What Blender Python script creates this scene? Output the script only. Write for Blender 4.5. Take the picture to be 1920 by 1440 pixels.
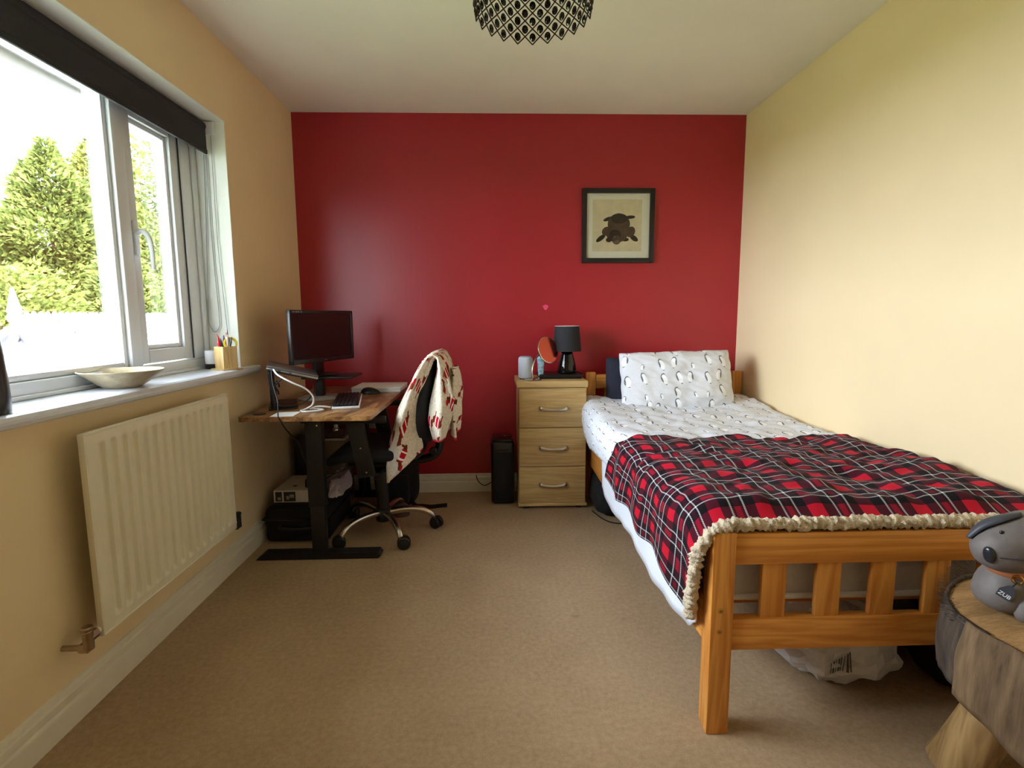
import bpy, bmesh, math, random
import numpy as np
from mathutils import Vector, Matrix, Euler, noise as mnoise

for o in list(bpy.data.objects): bpy.data.objects.remove(o)
S = bpy.context.scene
COL = S.collection
R = math.radians
rng = random.Random(7)

# ------------------------------------------------------------------ camera
CAM = Vector((1.22851, -3.46788, 1.15274))
yaw, pitch, roll = R(1.81442), R(7.12585), R(-0.326416)
fw = Vector((math.sin(yaw)*math.cos(pitch), math.cos(yaw)*math.cos(pitch), -math.sin(pitch)))
rt = Vector((math.cos(yaw), -math.sin(yaw), 0)); up = rt.cross(fw)
rt, up = rt*math.cos(roll)+up*math.sin(roll), up*math.cos(roll)-rt*math.sin(roll)
cd = bpy.data.cameras.new('camera'); cd.sensor_width = 36; cd.lens = 36*1000/1920; cd.clip_start = .02; cd.clip_end = 300
cam = bpy.data.objects.new('camera', cd); COL.objects.link(cam)
cam.matrix_world = Matrix(((rt.x, up.x, -fw.x, CAM.x), (rt.y, up.y, -fw.y, CAM.y), (rt.z, up.z, -fw.z, CAM.z), (0, 0, 0, 1)))
S.camera = cam
# ------------------------------------------------------------------ light
W_ = bpy.data.worlds.new('sky'); S.world = W_; W_.use_nodes = True
bg = W_.node_tree.nodes['Background']; bg.inputs[0].default_value = (.80, .90, 1.0, 1); bg.inputs[1].default_value = 4.6
sd = bpy.data.lights.new('sun', 'SUN'); sd.energy = 9.0; sd.angle = R(1.0); sd.color = (1.0, .93, .80)
sun = bpy.data.objects.new('sun', sd); COL.objects.link(sun)
sun.rotation_euler = Vector((-.62, .42, -.66)).to_track_quat('-Z', 'Y').to_euler()   # comes over the house roof on to the garden
pd = bpy.data.lights.new('window_portal', 'AREA'); pd.shape = 'RECTANGLE'; pd.size = 1.9; pd.size_y = 1.15; pd.cycles.is_portal = True
portal = bpy.data.objects.new('window_portal', pd); COL.objects.link(portal)
portal.location = (-.31, -1.80, 1.48); portal.rotation_euler = (R(90), 0, R(-90))
S.view_settings.view_transform = 'Standard'; S.view_settings.look = 'None'; S.view_settings.gamma = 1
S.view_settings.use_curve_mapping = False; S.view_settings.exposure = 3.0

# ------------------------------------------------------------------ helpers
ORIG = {}
def lin(c):
    return tuple(((x/255)/12.92 if x/255 <= .04045 else ((x/255+.055)/1.055)**2.4) for x in c)
def link(o, parent=None):
    COL.objects.link(o)
    if parent is not None:
        o.parent = parent; ORIG[o.name] = ORIG.get(parent.name, Vector((0, 0, 0)))
    return o
def tag(o, label=None, cat=None, group=None, kind=None):
    if label: o['label'] = label
    if cat: o['category'] = cat
    if group: o['group'] = group
    if kind: o['kind'] = kind
    return o
def thing(name, label, cat, loc=(0, 0, 0), group=None, rot=None, kind=None):
    """Empty at the base; parts are given in world coordinates unless rot is given (then local)."""
    o = bpy.data.objects.new(name, None); COL.objects.link(o); o.empty_display_size = .05
    o.location = loc
    if rot is not None: o.rotation_euler = rot; ORIG[o.name] = Vector((0, 0, 0))
    else: ORIG[o.name] = Vector(loc)
    return tag(o, label, cat, group, kind)
def mk(name, V, F, m, parent=None, smooth=False, uv=None, mats=None, fmat=None):
    off = ORIG.get(parent.name, Vector((0, 0, 0))) if parent is not None else Vector((0, 0, 0))
    me = bpy.data.meshes.new(name)
    me.from_pydata([(v[0]-off[0], v[1]-off[1], v[2]-off[2]) for v in V], [], F)
    if uv is not None:
        l = me.uv_layers.new(name='UVMap')
        li = np.empty(len(me.loops), dtype=np.int32); me.loops.foreach_get('vertex_index', li)
        l.data.foreach_set('uv', np.asarray(uv, dtype=np.float32)[li].ravel())
    for x in (mats or [m]): me.materials.append(x)
    if fmat is not None: me.polygons.foreach_set('material_index', fmat)
    if smooth: me.polygons.foreach_set('use_smooth', [True]*len(me.polygons))
    me.update()
    return link(bpy.data.objects.new(name, me), parent)
def bm_obj(name, bm, m, parent=None, smooth=False):
    off = ORIG.get(parent.name, Vector((0, 0, 0))) if parent is not None else Vector((0, 0, 0))
    bmesh.ops.translate(bm, verts=bm.verts, vec=-off)
    me = bpy.data.meshes.new(name); bm.to_mesh(me); bm.free(); me.materials.append(m)
    if smooth:
        me.polygons.foreach_set('use_smooth', [True]*len(me.polygons))
        me.set_sharp_from_angle(angle=R(38))
    return link(bpy.data.objects.new(name, me), parent)
def add_box(bm, lo, hi, bevel=0, seg=2, mat=None):
    r = bmesh.ops.create_cube(bm, size=1)
    c = [(a+b)/2 for a, b in zip(lo, hi)]; d = [abs(b-a) for a, b in zip(lo, hi)]
    vs = r['verts']
    for v in vs: v.co = Vector((v.co.x*d[0], v.co.y*d[1], v.co.z*d[2]))
    if bevel:
        es = list({e for v in vs for e in v.link_edges})
        rr = bmesh.ops.bevel(bm, geom=es, offset=min(bevel, min(d)*.49), segments=seg, affect='EDGES', profile=.5)
        vs = list({v for f in rr['faces'] for v in f.verts} | {v for v in vs if v.is_valid})
        vs = [v for v in vs if v.is_valid]
        # faces left untouched share these verts
    for v in vs:
        v.co = (mat @ v.co if mat else v.co) + Vector(c)
    return vs
def box(name, lo, hi, m, parent=None, bevel=.003, seg=2, rot=None, smooth=True):
    bm = bmesh.new(); add_box(bm, lo, hi, bevel, seg, rot)
    return bm_obj(name, bm, m, parent, smooth and bevel > 0)
def boxes(name, lst, m, parent=None, bevel=0):
    bm = bmesh.new()
    for lo, hi in lst: add_box(bm, lo, hi, bevel)
    return bm_obj(name, bm, m, parent, bevel > 0)
def crom(pts, k=8, closed=False):
    P = [Vector(p) for p in pts]; n = len(P); out = []
    if n < 3 and not closed: return P
    rg = range(n if closed else n-1)
    for i in rg:
        if closed: a, b, c, d = P[(i-1) % n], P[i], P[(i+1) % n], P[(i+2) % n]
        else: a, b, c, d = P[max(i-1, 0)], P[i], P[i+1], P[min(i+2, n-1)]
        for j in range(k):
            t = j/k
            out.append(.5*((2*b)+(c-a)*t+(2*a-5*b+4*c-d)*t*t+(3*b-a-3*c+d)*t**3))
    if not closed: out.append(P[-1])
    return out
def tube_geo(pts, r, n=8, closed=False, flat=None, cap=True):
    P = [Vector(p) for p in pts]; N = len(P); V = []; F = []
    rr = r if isinstance(r, (list, tuple)) else [r]*N
    if len(rr) != N: rr = list(np.interp(np.linspace(0, 1, N), np.linspace(0, 1, len(rr)), rr))
    T = []
    for i in range(N):
        a = P[(i-1) % N] if closed or i > 0 else P[0]; b = P[(i+1) % N] if closed or i < N-1 else P[-1]
        t = (b-a); T.append(t.normalized() if t.length > 1e-9 else Vector((0, 0, 1)))
    ref = Vector((0, 0, 1)) if abs(T[0].z) < .9 else Vector((1, 0, 0))
    nrm = (ref - T[0]*ref.dot(T[0])).normalized()
    for i in range(N):
        nrm = (nrm - T[i]*nrm.dot(T[i])).normalized(); bn = T[i].cross(nrm)
        for k in range(n):
            a = 2*math.pi*k/n
            V.append(P[i]+nrm*math.cos(a)*rr[i]+bn*math.sin(a)*rr[i]*(flat or 1))
    for i in range(N if closed else N-1):
        for k in range(n):
            j = (i+1) % N
            F.append((i*n+k, i*n+(k+1) % n, j*n+(k+1) % n, j*n+k))
    if cap and not closed:
        F.append(tuple(range(n))[::-1]); F.append(tuple((N-1)*n+k for k in range(n)))
    return V, F
def tube(name, pts, r, m, parent=None, n=8, smooth_path=True, closed=False, k=8, flat=None):
    V, F = tube_geo(crom(pts, k, closed) if smooth_path else pts, r, n, closed, flat)
    o = mk(name, V, F, m, parent, True); o.data.set_sharp_from_angle(angle=R(50)); return o
def lathe_geo(prof, c=(0, 0, 0), n=32, mat=None, cap=True):
    V = []; F = []; c = Vector(c)
    for (r, z) in prof:
        for k in range(n):
            a = 2*math.pi*k/n; p = Vector((r*math.cos(a), r*math.sin(a), z)); V.append((mat @ p if mat else p)+c)
    for i in range(len(prof)-1):
        for k in range(n): F.append((i*n+k, i*n+(k+1) % n, (i+1)*n+(k+1) % n, (i+1)*n+k))
    if cap and prof[0][0] > 1e-6: F.append(tuple(range(n))[::-1])
    if cap and prof[-1][0] > 1e-6: F.append(tuple((len(prof)-1)*n+k for k in range(n)))
    return V, F
def lathe(name, prof, c, m, parent=None, n=32, rot=None, sharp=40, cap=True):
    V, F = lathe_geo(prof, c, n, rot, cap); o = mk(name, V, F, m, parent, True); o.data.set_sharp_from_angle(angle=R(sharp)); return o
def axis_mat(d):
    return Vector(d).to_track_quat('Z', 'Y').to_matrix()
def cyl(name, a, b, r, m, parent=None, n=20, bevel=.0, r2=None):
    a = Vector(a); b = Vector(b); L = (b-a).length; r2 = r if r2 is None else r2
    pr = [(r-bevel, 0), (r, bevel), (r2, L-bevel), (r2-bevel, L)] if bevel else [(r, 0), (r2, L)]
    return lathe(name, pr, a, m, parent, n, axis_mat(b-a))
def grid(name, fn, nu, nv, m, parent=None, uvf=None, closed_u=False, closed_v=False, smooth=True):
    V = []; UV = []; F = []
    for i in range(nu):
        u = i/(nu if closed_u else nu-1)
        for j in range(nv):
            v = j/(nv if closed_v else nv-1)
            V.append(fn(u, v)); UV.append(uvf(u, v) if uvf else (u, v))
    for i in range(nu if closed_u else nu-1):
        for j in range(nv if closed_v else nv-1):
            i2 = (i+1) % nu; j2 = (j+1) % nv
            F.append((i*nv+j, i2*nv+j, i2*nv+j2, i*nv+j2))
    return mk(name, V, F, m, parent, smooth, UV)
def solid(o, t, off=-1):
    md = o.modifiers.new('thickness', 'SOLIDIFY'); md.thickness = t; md.offset = off; return o
def poly(name, pts, y, m, parent, depth=.001):
    """flat printed shape: polygon in x,z at plane y, tiny thickness towards -y"""
    n = len(pts); V = [(p[0], y, p[1]) for p in pts]+[(p[0], y-depth, p[1]) for p in pts]
    F = [tuple(range(n, 2*n))] + [(i, (i+1) % n, n+(i+1) % n, n+i) for i in range(n)]
    return mk(name, V, F, m, parent)
def copy_tree(o, parent=None):
    c = o.copy(); COL.objects.link(c); c.parent = parent
    for ch in o.children: copy_tree(ch, c)
    return c
def nz(x, y, z=0): return mnoise.noise(Vector((x, y, z)))
def lerp(a, b, t): return a+(b-a)*t
def sstep(a, b, x):
    t = min(1, max(0, (x-a)/(b-a))); return t*t*(3-2*t)

# ------------------------------------------------------------------ materials
class NB:
    def __init__(s, name):
        s.m = bpy.data.materials.new(name); s.m.use_nodes = True; s.t = s.m.node_tree; s.p = s.t.nodes['Principled BSDF']
    def n(s, typ, **kw):
        nd = s.t.nodes.new(typ)
        for k, v in kw.items(): setattr(nd, k, v)
        return nd
    def l(s, a, b): s.t.links.new(a, b)
    def set(s, nd, i, v):
        if isinstance(v, bpy.types.NodeSocket): s.l(v, nd.inputs[i])
        else: nd.inputs[i].default_value = v
    def math(s, op, a, b=0, c=None):
        nd = s.n('ShaderNodeMath', operation=op); s.set(nd, 0, a); s.set(nd, 1, b)
        if c is not None: s.set(nd, 2, c)
        return nd.outputs[0]
    def mix(s, f, a, b, mode='MIX'):
        nd = s.n('ShaderNodeMix', data_type='RGBA', blend_type=mode)
        s.set(nd, 0, f); s.set(nd, 6, a if isinstance(a, bpy.types.NodeSocket) else (*a[:3], 1)); s.set(nd, 7, b if isinstance(b, bpy.types.NodeSocket) else (*b[:3], 1))
        return nd.outputs[2]
    def coord(s, which='Object', scale=(1, 1, 1)):
        tc = s.n('ShaderNodeTexCoord'); mp = s.n('ShaderNodeMapping'); s.l(tc.outputs[which], mp.inputs[0]); mp.inputs[3].default_value = scale
        return mp.outputs[0]
    def noise(s, vec, scale, detail=3, rough=.5, dist=0):
        nd = s.n('ShaderNodeTexNoise'); s.l(vec, nd.inputs['Vector']); nd.inputs['Scale'].default_value = scale; nd.inputs['Detail'].default_value = detail
        nd.inputs['Roughness'].default_value = rough; nd.inputs['Distortion'].default_value = dist; return nd.outputs['Fac']
    def ramp(s, fac, stops, interp='LINEAR'):
        nd = s.n('ShaderNodeValToRGB'); cr = nd.color_ramp; cr.interpolation = interp
        while len(cr.elements) < len(stops): cr.elements.new(.5)
        for e, (p, c) in zip(cr.elements, stops): e.position = p; e.color = (*c[:3], 1)
        s.l(fac, nd.inputs[0]); return nd.outputs[0]
    def bump(s, h, strength=.3, dist=.01):
        nd = s.n('ShaderNodeBump'); s.l(h, nd.inputs['Height']); nd.inputs['Strength'].default_value = strength; nd.inputs['Distance'].default_value = dist
        s.l(nd.outputs[0], s.p.inputs['Normal'])
    def fin(s, col=None, rough=.6, metal=0, spec=None, **kw):
        if col is not None: s.set(s.p, 'Base Color', col if isinstance(col, bpy.types.NodeSocket) else (*col[:3], 1))
        s.set(s.p, 'Roughness', rough); s.p.inputs['Metallic'].default_value = metal
        if spec is not None: s.p.inputs['Specular IOR Level'].default_value = spec
        for k, v in kw.items(): s.p.inputs[k.replace('_', ' ')].default_value = v
        return s.m
def plain(name, rgb, rough=.5, metal=0, var=.06, scale=30, bump=0, bscale=None, spec=None, **kw):
    b = NB(name); c = lin(rgb); v = b.coord('Object'); n = b.noise(v, scale, 3)
    col = b.ramp(n, [(.3, tuple(x*(1-var) for x in c)), (.7, tuple(min(1, x*(1+var)) for x in c))])
    if bump: b.bump(b.noise(v, bscale or scale*4, 2), bump, .004)
    return b.fin(col, rough, metal, spec, **kw)
def wood(name, a, b_, axis, scale=1, rough=.38, knots=True, band=9):
    b = NB(name); sc = [band, band, band]; sc['xyz'.index(axis)] = band*.06
    v = b.coord('Object', tuple(x*scale for x in sc))
    n1 = b.noise(v, 1.0, 4, .55, .9); n2 = b.noise(v, 6, 2, .5)
    g = b.math('FRACT', b.math('MULTIPLY', n1, 7.0)); g = b.math('ABSOLUTE', b.math('SUBTRACT', g, .5))
    f = b.math('MULTIPLY_ADD', g, 1.1, b.math('MULTIPLY', n2, .45))
    col = b.ramp(f, [(.15, lin(b_)), (.8, lin(a))])
    if knots:
        vo = b.n('ShaderNodeTexVoronoi'); sk = [7, 7, 7]; sk['xyz'.index(axis)] = 3.2
        b.l(b.coord('Object', tuple(sk)), vo.inputs['Vector']); vo.inputs['Scale'].default_value = .75
        k = b.ramp(vo.outputs['Distance'], [(.05, (1, 1, 1)), (.11, (0, 0, 0))])
        col = b.mix(b.math('MULTIPLY', k, .75), col, lin((70, 30, 8)))
    b.bump(n2, .06, .002)
    return b.fin(col, rough, 0, .4)
M = {}
def wall_mat(name, rgb, rough=.55, spec=.3):
    b = NB(name); v = b.coord('Object'); c = lin(rgb)
    n = b.noise(v, 2.2, 3); col = b.ramp(n, [(.3, tuple(x*.97 for x in c)), (.7, tuple(min(1, x*1.03) for x in c))])
    b.bump(b.noise(v, 260, 2), .08, .002); return b.fin(col, rough, 0, spec)
M['cream'] = wall_mat('cream_paint', (239, 216, 174), .6)
M['red'] = wall_mat('red_paint', (166, 25, 40), .37, .62)
M['ceil'] = wall_mat('ceiling_paint', (246, 243, 236), .7)
M['white'] = plain('white_gloss_paint', (232, 224, 205), .35, var=.02)
M['reveal'] = wall_mat('reveal_paint', (235, 236, 226), .6)
M['upvc'] = plain('white_upvc', (228, 232, 236), .28, var=.01)
M['radiator'] = plain('radiator_enamel', (232, 224, 200), .35, var=.015)
def carpet():
    b = NB('carpet'); v = b.coord('Object'); n1 = b.noise(v, 1.3, 4, .6); n2 = b.noise(v, 420, 2, .7); n3 = b.noise(v, 60, 3, .6)
    f = b.math('ADD', b.math('MULTIPLY', n1, .34), b.math('ADD', b.math('MULTIPLY', n2, .45), b.math('MULTIPLY', n3, .32)))
    col = b.ramp(f, [(.35, lin((152, 122, 90))), (.68, lin((200, 172, 138)))])
    st = b.n('ShaderNodeTexVoronoi'); b.l(b.coord('Object', (1, 1.6, 1)), st.inputs['Vector']); st.inputs['Scale'].default_value = 1.9
    k = b.ramp(st.outputs['Distance'], [(.015, (1, 1, 1)), (.05, (0, 0, 0))])
    col = b.mix(b.math('MULTIPLY', k, .35), col, lin((110, 80, 50)))
    b.bump(b.math('ADD', n2, b.math('MULTIPLY', n3, .7)), .55, .006); return b.fin(col, .95, 0, .1)
M['carpet'] = carpet()
PA, PB = (228, 160, 76), (194, 118, 46)
for ax in 'xyz': M['pine'+ax] = wood('pine_'+ax, PA, PB, ax)
for ax in 'xyz': M['oak'+ax] = wood('pale_oak_'+ax, (214, 184, 128), (188, 152, 96), ax, rough=.45, knots=False, band=14)
M['black'] = plain('black_metal', (22, 22, 25), .45, .0, var=.1)
M['blackgloss'] = plain('black_gloss', (8, 8, 10), .08, var=.02)
M['blackfab'] = plain('black_fabric', (20, 20, 24), .9, var=.25, scale=120, bump=.2)
M['blackplast'] = plain('black_plastic', (18, 18, 20), .38, var=.1)
M['chrome'] = plain('brushed_steel', (205, 200, 190), .22, 1.0, var=.03)
M['silver'] = plain('silver_aluminium', (178, 180, 186), .3, .9, var=.02)
M['greyplast'] = plain('grey_plastic', (150, 156, 166), .6, var=.05, scale=200)
M['whiteplast'] = plain('white_plastic', (230, 230, 232), .4, var=.01)
M['paper'] = plain('white_paper', (236, 236, 238), .8, var=.02)
M['blind'] = plain('charcoal_blind', (44, 44, 50), .85, var=.12, scale=160, bump=.12)
M['brass'] = plain('aged_brass', (150, 112, 78), .32, 1.0, var=.15)
M['valve'] = plain('tarnished_chrome', (176, 158, 138), .3, 1.0, var=.12)
M['gold'] = plain('brass', (200, 160, 90), .25, 1.0)
M['navy'] = plain('navy_cotton', (34, 36, 52), .9, var=.12)
def glass(name='window_glass'):
    b = NB(name); t = b.t; o = t.nodes['Material Output']; tr = b.n('ShaderNodeBsdfTransparent'); gl = b.n('ShaderNodeBsdfGlossy'); gl.inputs['Roughness'].default_value = 0
    fr = b.n('ShaderNodeFresnel'); fr.inputs[0].default_value = 1.45; mx = b.n('ShaderNodeMixShader')
    tr.inputs[0].default_value = (.985, .99, .988, 1)
    b.l(b.math('MULTIPLY', fr.outputs[0], .6), mx.inputs[0]); b.l(tr.outputs[0], mx.inputs[1]); b.l(gl.outputs[0], mx.inputs[2]); b.l(mx.outputs[0], o.inputs['Surface'])
    return b.m
M['glass'] = glass()

# ================================================================== ROOM
W, H, YB, YF = 2.816, 2.4, 0.0, -4.3
WY0, WY1, WZ0, WZ1 = -2.75, -.854, .905, 2.052      # window opening
def struct(o): o['kind'] = 'structure'; return o
struct(box('floor', (-.3, YF-.2, -.25), (W+.2, YB+.2, 0), M['carpet'], bevel=0))
struct(box('ceiling', (-.3, YF-.2, H), (W+.2, YB+.2, H+.25), M['ceil'], bevel=0))
wb = struct(box('wall_back', (-.3, YB, 0), (W+.2, YB+.2, H), M['red'], bevel=0))
struct(box('wall_right', (W, YF, 0), (W+.2, YB, H), M['cream'], bevel=0))
struct(box('wall_front', (-.3, YF-.2, 0), (W+.2, YF, H), M['cream'], bevel=0))
wl = struct(boxes('wall_left', [((-.3, YF, 0), (0, YB, WZ0)), ((-.3, YF, WZ1), (0, YB, H)), ((-.3, YF, WZ0), (0, WY0, WZ1)), ((-.3, WY1, WZ0), (0, YB, WZ1))], M['cream']))
boxes('reveal_lining', [((-.3, WY1-.004, WZ0), (-.001, WY1, WZ1)), ((-.3, WY0, WZ1-.004), (-.001, WY1, WZ1)), ((-.3, WY0, WZ0), (-.001, WY0+.004, WZ1))], M['reveal'], wl)
pts = [(1.558+.017*math.cos(a)*(1+.25*math.sin(3*a)), 1.216+.017*math.sin(a)) for a in np.linspace(0, 2*math.pi, 14, endpoint=False)]
poly('paint_patch', pts, -.0003, plain('pink_filler', (226, 70, 110), .6), wb)['label'] = 'small pink patch on the red wall'
# skirting
def skirt(name, a, b, n):
    prof = [(0, 0), (.018, 0), (.018, .062), (.017, .068), (.0115, .072), (.0105, .075), (.014, .079), (.014, .097), (.011, .101), (.006, .104), (.0055, .107), (.009, .110), (.007, .119), (0, .121)]
    V = []; F = []
    for p in (Vector(a), Vector(b)):
        for d, z in prof: V.append(p+Vector(n)*d+Vector((0, 0, z)))
    k = len(prof)
    for i in range(k): F.append((i, (i+1) % k, k+(i+1) % k, k+i))
    F += [tuple(range(k)), tuple(range(k, 2*k))[::-1]]
    return struct(mk(name, V, F, M['white']))
skirt('baseboard_left', (0, YF, 0), (0, 0, 0), (1, 0, 0))
skirt('baseboard_back', (0.018, 0, 0), (W-.018, 0, 0), (0, -1, 0))
skirt('baseboard_right', (W, YF, 0), (W, 0, 0), (-1, 0, 0))
# sill
def sill():
    prof = [(-.15, .885), (.034, .885), (.044, .890), (.049, .9), (.049, .908), (.044, .917), (.034, .921), (-.15, .921)]
    ys = [WY0-.14, -.75, -.735, -.722]
    V = []; F = []; k = len(prof)
    for i, y in enumerate(ys):
        for x, z in prof:
            xx = x if i < 2 else min(x, [.049, .049, .043, .03][i])
            if y > WY1 and x < 0: xx = 0
            V.append((xx, y, z))
    # split at the reveal corner so that the horn stays in front of the wall
    V2 = []; ys2 = [WY0-.14, WY0, WY0, WY1, WY1, -.75, -.735, -.722]
    for i, y in enumerate(ys2):
        for x, z in prof:
            xx = x
            if i in (0, 1, 4, 5, 6, 7): xx = max(x, .0005)
            if i >= 6: xx = min(xx, [.043, .03][i-6])
            V2.append((xx, y, z))
    for i in range(len(ys2)-1):
        for j in range(k): F.append((i*k+j, i*k+(j+1) % k, (i+1)*k+(j+1) % k, (i+1)*k+j))
    F += [tuple(range(k)), tuple((len(ys2)-1)*k+j for j in range(k))[::-1]]
    o = mk('trim_1', V2, F, plain('sill_gloss_paint', (222, 226, 236), .22, var=.02)); return tag(struct(o), 'glossy white window sill board above the radiator')
sill()
# ------------------------------------------------------------------ window
win = thing('window_1', 'white plastic framed window with a fixed pane and hinged side panes', None, (-.18, -1.8, WZ0+.016), kind='structure')
XI, XO = -.15, -.225
def fr(name, lo, hi, bev=.006): return box(name, lo, hi, M['upvc'], win, bev)
zb, zt = .921, 2.048
fr('frame_rail', (XO, WY0+.004, zb), (XI, WY1-.004, .972)); fr('frame_rail', (XO, WY0+.004, 1.985), (XI, WY1-.004, zt))
fr('frame_jamb', (XO, -.962, .972), (XI, WY1-.004, 1.985)); fr('frame_jamb', (XO, WY0+.004, .972), (XI, -2.66, 1.985))
fr('mullion', (XO, -1.395, .972), (XI, -1.33, 1.985)); fr('mullion', (XO, -2.29, .972), (XI, -2.225, 1.985))
fr('frame_cover_strip', (-.15, -.895, .921), (-.138, -.859, 2.046), .005)
fr('frame_cover_strip', (-.15, WY0+.01, .921), (-.135, WY1-.005, .934), .004)
def beads(y0, y1, z0, z1, par, w=.022, x0=-.205, x1=-.165):
    bm = bmesh.new()
    for lo, hi in (((x0, y0, z0), (x1, y0+w, z1)), ((x0, y1-w, z0), (x1, y1, z1)), ((x0, y0+w, z0), (x1, y1-w, z0+w)), ((x0, y0+w, z1-w), (x1, y1-w, z1))): add_box(bm, lo, hi, .007)
    return bm_obj('glazing_bead', bm, M['upvc'], par, True)
beads(-2.225, -1.395, .972, 1.985, win)
box('pane', (-.199, -2.215, .982), (-.193, -1.405, 1.975), M['glass'], win, 0)
def sash(y0, y1, hy):
    bm = bmesh.new(); w = .055; z0, z1 = .976, 1.981
    for lo, hi in (((-.22, y0, z0), (-.162, y0+w, z1)), ((-.22, y1-w, z0), (-.162, y1, z1)), ((-.22, y0+w, z0), (-.162, y1-w, z0+w)), ((-.22, y0+w, z1-w), (-.162, y1-w, z1))): add_box(bm, lo, hi, .006)
    s = bm_obj('opening_sash', bm, M['upvc'], win, True)
    beads(y0+w, y1-w, z0+w, z1-w, s, .02, -.208, -.176)
    box('pane', (-.199, y0+w+.01, z0+w+.01), (-.193, y1-w-.01, z1-w-.01), M['glass'], s, 0)
    box('gasket', (-.1605, y1-.001, z0), (-.158, y1+.006, z1), M['black'], s, 0)
    h = box('handle_plate', (-.162, hy-.013, 1.40), (-.15, hy+.013, 1.53), M['upvc'], win, .004)
    tube('handle_lever', [(-.150, hy, 1.485), (-.128, hy, 1.49), (-.112, hy+.004, 1.468), (-.106, hy+.008, 1.425), (-.106, hy+.010, 1.385), (-.108, hy+.011, 1.345)], [.011, .0105, .010, .009, .008, .007], M['upvc'], win, 10)
sash(-1.327, -.966, -1.302); sash(-2.656, -2.294, -2.318)
# ------------------------------------------------------------------ outside
gr = struct(box('ground_outside', (-60, -40, -3.2), (-.3, 70, -2.8), plain('lawn', (98, 110, 70), .9, var=.3, scale=2), bevel=0)); gr.name = 'ground'
tag(gr, 'green lawn of the garden outside')
ev = thing('roof_eaves', 'white vented soffit and gutter of the house seen above window', 'eaves', (-.31, -1, 2.42))
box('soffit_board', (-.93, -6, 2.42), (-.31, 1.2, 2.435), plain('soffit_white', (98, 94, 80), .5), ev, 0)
sl = box('vent_slot', (-.84, -.31, 2.415), (-.72, -.30, 2.4205), plain('vent_dark', (40, 38, 32), .8), ev, 0)
for k in range(1, 60):
    c = sl.copy(); COL.objects.link(c); c.parent = ev; c.location = (0, .85-k*.05-(k//8)*.06, 0)
tube('gutter', [(-.99, -6, 2.345), (-.99, 1.2, 2.345)], .05, plain('gutter_grey', (90, 92, 92), .4), ev, 16, False)
box('fascia_board', (-.945, -6, 2.40), (-.93, 1.2, 2.56), M['upvc'], ev, 0)
# conservatory
cons = thing('conservatory_roof', 'white glazed conservatory roof with crested ridge and finial', 'conservatory', (-4.2, 4.5, -2.8))
RX, RY0, RY1, RZ = -4.2, 2.84, 8.5, 1.02
EZ = -.35; ex0, ex1, ey0 = -6.6, -1.5, .75
M['consroof'] = plain('roof_glazing', (236, 240, 246), .25, var=.02)
def quadp(name, pts, m, par, t=.03):
    V = [Vector(p) for p in pts]; n = (V[1]-V[0]).cross(V[-1]-V[0]).normalized(); k = len(V)
    VV = V+[v-n*t for v in V]
    return mk(name, VV, [tuple(range(k)), tuple(range(k, 2*k))[::-1]]+[(i, k+i, k+(i+1) % k, (i+1) % k) for i in range(k)], m, par)
npan = 7; BAR = plain('glazing_bar_grey', (60, 64, 72), .5)
for k in range(npan):       # slope facing the house
    a, b = k/npan, (k+1)/npan
    quadp('roof_panel', [(RX, lerp(RY0, RY1, a), RZ), (RX, lerp(RY0, RY1, b), RZ), (ex1, lerp(ey0, RY1, b), EZ), (ex1, lerp(ey0, RY1, a), EZ)][::-1], M['consroof'], cons)
    quadp('roof_panel', [(RX, lerp(RY0, RY1, a), RZ), (RX, lerp(RY0, RY1, b), RZ), (ex0, lerp(ey0, RY1, b), EZ), (ex0, lerp(ey0, RY1, a), EZ)], M['consroof'], cons)
    tube('glazing_bar', [(RX, lerp(RY0, RY1, a), RZ+.03), (ex1, lerp(ey0, RY1, a), EZ+.03)], .055, BAR, cons, 6, False)
for k in range(3):
    a, b = k/3, (k+1)/3
    quadp('roof_panel', [(RX, RY0, RZ), (lerp(ex0, ex1, a), ey0, EZ), (lerp(ex0, ex1, b), ey0, EZ)], M['consroof'], cons)
    tube('glazing_bar', [(RX, RY0, RZ+.03), (lerp(ex0, ex1, a), ey0, EZ+.03)], .055, BAR, cons, 6, False)
boxes('conservatory_wall', [((ex0+.1, ey0+.1, -2.8), (ex1-.1, RY1, EZ-.02))], M['upvc'], cons)
box('ridge_cap', (RX-.09, RY0-.1, RZ-.02), (RX+.09, RY1, RZ+.06), M['upvc'], cons, .02)
lathe('finial', [(.055, 0), (.06, .04), (.04, .06), (.07, .10), (.075, .14), (.05, .17), (.065, .2), (.045, .28), (.018, .42), (.004, .47)], (RX, RY0-.03, RZ+.03), M['upvc'], cons, 16)
crest = poly('ridge_cresting', [(-.05, 0), (.05, 0), (.05, .04), (.018, .072), (.05, .104), (.034, .138), (0, .185), (-.034, .138), (-.05, .104), (-.018, .072), (-.05, .04)], 0, M['upvc'], None, .015)
bpy.data.objects.remove(crest)
me = bpy.data.meshes.new('ridge_cresting'); cp = [(-.05, 0), (.05, 0), (.05, .04), (.018, .072), (.05, .104), (.034, .138), (0, .185), (-.034, .138), (-.05, .104), (-.018, .072), (-.05, .04)]
me.from_pydata([(0, y, z) for y, z in cp]+[(.018, y, z) for y, z in cp], [], [tuple(range(11))[::-1], tuple(range(11, 22))]+[(i, (i+1) % 11, 11+(i+1) % 11, 11+i) for i in range(11)]); me.materials.append(M['upvc'])
for k in range(54):
    c = bpy.data.objects.new('ridge_cresting', me); COL.objects.link(c); c.parent = cons; c.location = Vector((RX-.009, RY0+.12+k*.1, RZ+.05))-Vector((-4.2, 4.5, -2.8))
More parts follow.
